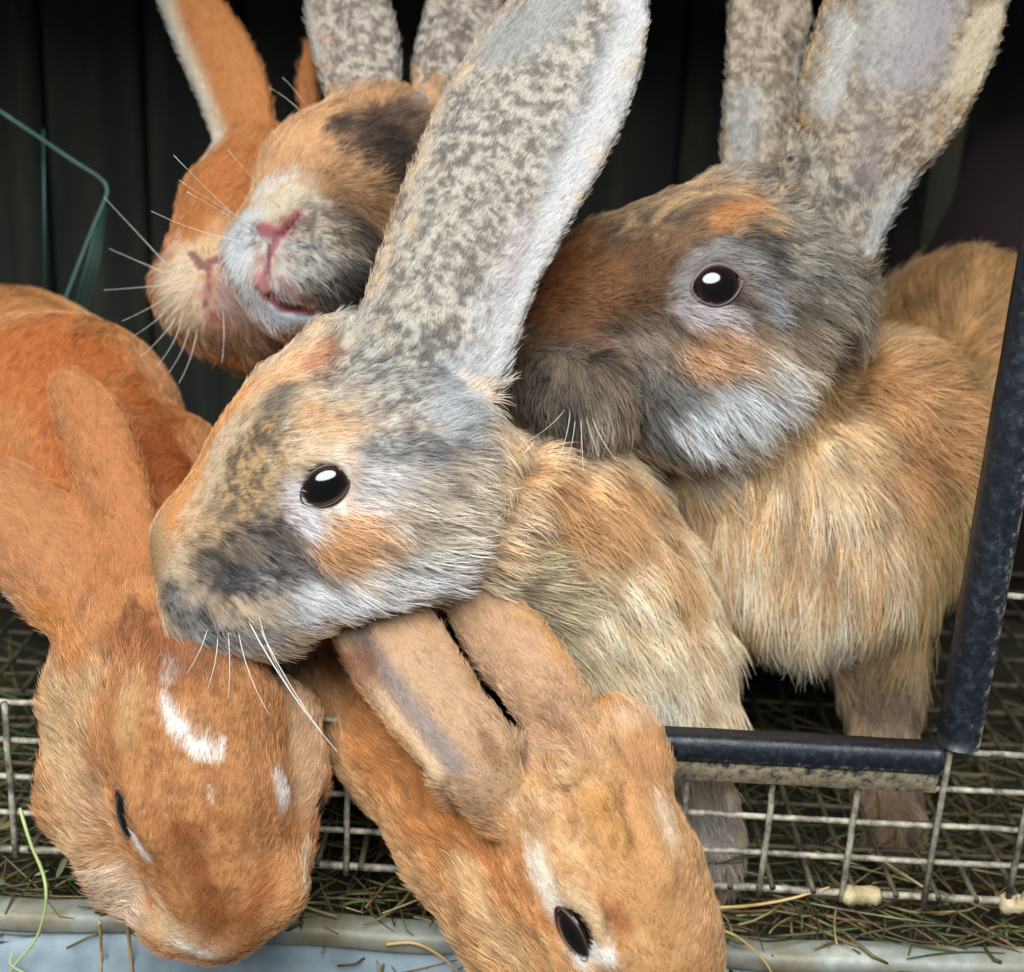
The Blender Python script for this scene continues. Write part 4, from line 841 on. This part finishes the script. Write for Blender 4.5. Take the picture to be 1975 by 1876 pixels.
rabbit('orange rabbit with white forehead blaze bowing its head over the tray', B, (196, 130, 72), [
    ([(340, 1300), (360, 1450), (380, 1600)], 170, (186, 122, 66), .5), ([(340, 1300), (370, 1450), (400, 1620)], 170, FOX, .6), ([(150, 1350), (130, 1480), (180, 1600)], 95, (206, 164, 112), .6), ([(250, 1330), (240, 1420)], 36, (206, 162, 108), .8, .7), ([(560, 1320), (600, 1420), (590, 1530)], 62, (216, 172, 128), .7),
    ([(210, 1700), (260, 1740)], 60, (214, 186, 156), .6, .9), ([(200, 1560), (190, 1620)], 50, (196, 146, 104), .6, .9), ([(320, 1790), (400, 1830)], 50, (222, 180, 132), .6), ([(400, 1845), (360, 1830)], 24, (236, 222, 200), .7), ([(560, 1690), (540, 1760)], 56, (222, 156, 92), .6), ([(595, 1640), (590, 1720)], 20, (232, 196, 156), .6),
    ([(350, 1620), (420, 1760), (410, 1810)], 40, (146, 82, 36), .7, .85), ([(480, 1780), (510, 1700)], 26, (168, 94, 40), .7, .7),
    ([(318, 1350), (335, 1410), (360, 1445), (400, 1440)], 1, (246, 240, 232), .7, .1, .9), ([(314, 1348), (332, 1400)], 11, (246, 240, 232), .6, .95, .5), ([(346, 1412), (372, 1446)], 24, (246, 240, 232), .6, .95, .7), ([(392, 1436), (402, 1452)], 16, (246, 240, 232), .6, .9, .7), ([(422, 1462), (430, 1425)], 7, (246, 240, 232), .6, .8, .6), ([(403, 1500), (405, 1540)], 3, (240, 225, 210), .6, .6, .4), ([(540, 1520), (548, 1550)], 24, (250, 248, 245), .6), ([(265, 1630), (280, 1650)], 18, (250, 248, 245), .6),
    ([(240, 1230), (300, 1260), (350, 1290)], 60, (150, 84, 40), .7, .8), ([(440, 1270), (380, 1270)], 40, (140, 92, 62), .7, .7), ([(330, 1300)], 20, (190, 170, 155), .6, .8),  # brown strokes paint shade into the fold below the ears
    ([(100, 850), (20, 750)], 240, (190, 104, 38), .4), ([(260, 980), (320, 880)], 110, (176, 92, 34), .5), ([(40, 900), (0, 830)], 60, (200, 132, 68), .7, .7),
    ([(135, 1130), (60, 1040), (-30, 960)], 110, (192, 126, 74), .4), ([(20, 1180), (60, 1300)], 30, (226, 196, 158), .6), ([(240, 1060), (200, 930), (155, 810), (125, 740)], 90, (190, 120, 64), .4), ([(100, 1200), (140, 1260)], 50, (196, 124, 54), .6)],
    [(420, 1800, 0, -1, 12, .25), (340, 1800, -.5, -.6, 14, .3), (540, 1720, .5, -.7, 14, .3), (390, 1650, 0, -1, 15, .2), (360, 1480, 0, -1, 17, .2), (450, 1480, .1, -1, 17, .2), (330, 1330, -.05, -1, 20, .3), (250, 1480, -.1, -1, 16, .2), (150, 1500, -.5, -.7, 24, .35), (120, 1400, -.6, -.8, 26, .4), (220, 1700, -.7, .2, 26, .4), (600, 1450, .4, -.8, 18, .3), (590, 1580, .6, -.5, 18, .3), (300, 1230, -.2, -.9, 24, .35), (180, 1280, -.4, -.9, 22, .3), (430, 1280, .1, -1, 20, .3),
     (70, 1040, -.6, -.7, 14, .3), (0, 970, -.7, -.7, 14, .3), (20, 1180, -.6, -.3, 18, .4), (200, 930, -.35, -.93, 14, .3), (150, 800, -.35, -.93, 14, .3), (240, 1080, -.2, -1, 14, .25), (120, 620, .3, -.6, 15, .2), (40, 700, .1, -.7, 15, .2), (270, 780, .4, -.5, 15, .2), (340, 900, .4, -.4, 15, .2), (50, 850, .1, -.6, 16, .2)],
    eyes=[(238, 1572, 42, 24, 58, .1), (619, 1562, 20, 36, 0, -.1)], lid=M_LID_DARK,
    grooves=[([(350, 1265), (322, 1205), (290, 1140)], [12, 18, 14], .005, 0), ([(165, 1075), (205, 1135), (225, 1190)], [10, 14, 10], .004, 0), ([(360, 1640), (400, 1740), (412, 1815)], [5, 8, 8], .004, 1)],
    ridges=[([(250, 1510), (272, 1565), (296, 1620)], 20, .004, 6)],
    n_hair=165000, seed=53, h=0.0015, tuft=0.16)

# --- pale orange rabbit at the bottom centre
earF1 = Ear([(990, 1600, .366, 56), (930, 1500, .358, 82), (872, 1400, .360, 96), (800, 1300, .368, 106), (720, 1190, .382, 104), (650, 1090, .39, 60)], cup=-0.55, twist=-10, asym=0.10)
earF2 = Ear([(1114, 1480, .376, 58), (1072, 1385, .371, 82), (1016, 1290, .375, 88), (942, 1205, .386, 84), (876, 1130, .392, 50)], cup=-0.55, twist=6)
B = Body([[(1080, 1490, .384, 112), (1120, 1570, .376, 148), (1170, 1710, .370, 172), (1215, 1850, .368, 162), (1250, 1990, .366, 120), (1262, 2060, .362, 84)],
          [(1110, 1450, .388, 80), (1195, 1425, .386, 58), (1235, 1470, .380, 50)],
          [(1280, 1680, .384, 66), (1290, 1760, .382, 70)],
          [(700, 1330, .43, 105), (780, 1440, .412, 112), (900, 1600, .398, 122), (1020, 1760, .388, 130), (1090, 1880, .384, 120)],
          [(700, 1330, .43, 105), (690, 1220, .47, 130), (720, 1120, .54, 160)]],
         ears=[earF1, earF2], k=0.010)
rabbit('pale orange rabbit with folded back ears leaning down through the opening', B, (208, 152, 92), [
    ([(1080, 1480), (1150, 1620)], 160, (216, 170, 118), .6), ([(1080, 1480), (1150, 1620), (1220, 1780)], 180, GOLD2, .6), ([(1220, 1600), (1260, 1750)], 120, (206, 150, 92), .7), ([(1160, 1560), (1200, 1640)], 36, (206, 150, 78), .6, .9), ([(1260, 1440), (1240, 1500)], 45, (206, 146, 92), .6),
    ([(1280, 1560), (1300, 1640)], 26, (232, 200, 166), .6, .8), ([(1200, 1400), (1270, 1400)], 30, (224, 186, 146), .6, .8),
    ([(740, 1420), (860, 1580), (960, 1720)], 100, (196, 124, 56), .6), ([(900, 1700), (960, 1800), (1010, 1870)], 40, (222, 176, 120), .6), ([(1000, 1680), (1040, 1780)], 50, (206, 136, 72), .6, .9),
    ([(1035, 1660), (1060, 1720), (1080, 1760)], 26, (232, 214, 190), .6), ([(1130, 1855), (1170, 1850)], 26, (246, 240, 232), .4), ([(1110, 1740), (1150, 1800)], 30, (222, 184, 138), .6),
    ([(930, 1500), (870, 1400), (800, 1300), (720, 1190)], 110, (200, 160, 122), .4), ([(1060, 1400), (980, 1290), (900, 1190)], 95, (202, 158, 118), .4), ([(880, 1480), (810, 1390), (735, 1290), (690, 1220)], 26, (164, 146, 134), .6, 1, .1), ([(655, 1230), (705, 1315), (775, 1405), (845, 1495), (890, 1570)], 14, (222, 186, 146), .5, .9, .1),
    ([(940, 1420), (955, 1470)], 17, (140, 90, 50), .7, .7), ([(1060, 1400), (1110, 1430)], 22, (142, 96, 62), .7, .6), ([(1180, 1760), (1210, 1800)], 18, (166, 92, 46), .7, .7), ([(700, 1300), (650, 1280)], 60, (120, 66, 34), .7, .8)],  # dark strokes along the folds by the ears paint crease shade
    [(1250, 1850, -.4, -.9, 16, .25), (1180, 1700, -.45, -.9, 17, .25), (1130, 1560, -.5, -.87, 20, .3), (1070, 1450, -.5, -.85, 24, .35), (1250, 1460, .1, -.9, 16, .3), (1300, 1650, .2, -.9, 16, .3), (1330, 1760, .3, -.8, 16, .3), (1000, 1600, -.5, -.85, 22, .35), (1080, 1700, -.5, -.8, 18, .25), (1150, 1380, -.2, -.9, 22, .35),
     (900, 1480, -.55, -.83, 16, .25), (800, 1310, -.55, -.83, 14, .25), (1000, 1310, -.55, -.83, 16, .3), (920, 1210, -.55, -.83, 14, .25), (760, 1480, -.6, -.7, 24, .25), (900, 1680, -.6, -.75, 26, .3), (960, 1800, -.7, -.6, 28, .35), (1040, 1860, -.5, -.8, 22, .3)],
    eyes=[(1106, 1800, 50, 32, 58, .3)], lid=M_LID_DARK,
    grooves=[([(1040, 1480), (1080, 1545), (1095, 1600)], [8, 11, 8], .004, 2), ([(1130, 1520), (1165, 1600), (1158, 1660)], [8, 13, 8], .004, 3), ([(1175, 1740), (1195, 1790), (1210, 1810)], 10, .004, 2), ([(1190, 1480), (1215, 1540)], 9, .004, 2), ([(1220, 1560), (1250, 1660)], 9, .005, 2)],
    ridges=[([(1110, 1710), (1150, 1770), (1185, 1840)], 26, .005, 8), ([(1160, 1540), (1195, 1620)], 16, .004, 3), ([(655, 1230), (705, 1315), (775, 1405), (845, 1495), (890, 1570)], [8, 9, 10, 10, 8], .003, -2), ([(950, 1370), (972, 1430), (1000, 1500)], [10, 16, 10], .004, 4), ([(1030, 1440), (1100, 1500), (1130, 1580)], [10, 18, 10], .005, 6), ([(1100, 1400), (1160, 1440), (1190, 1500)], [12, 18, 10], .005, 6), ([(1230, 1590), (1285, 1690)], 16, .005, 6)],
    n_hair=145000, seed=67, h=0.0015, tuft=0.3)
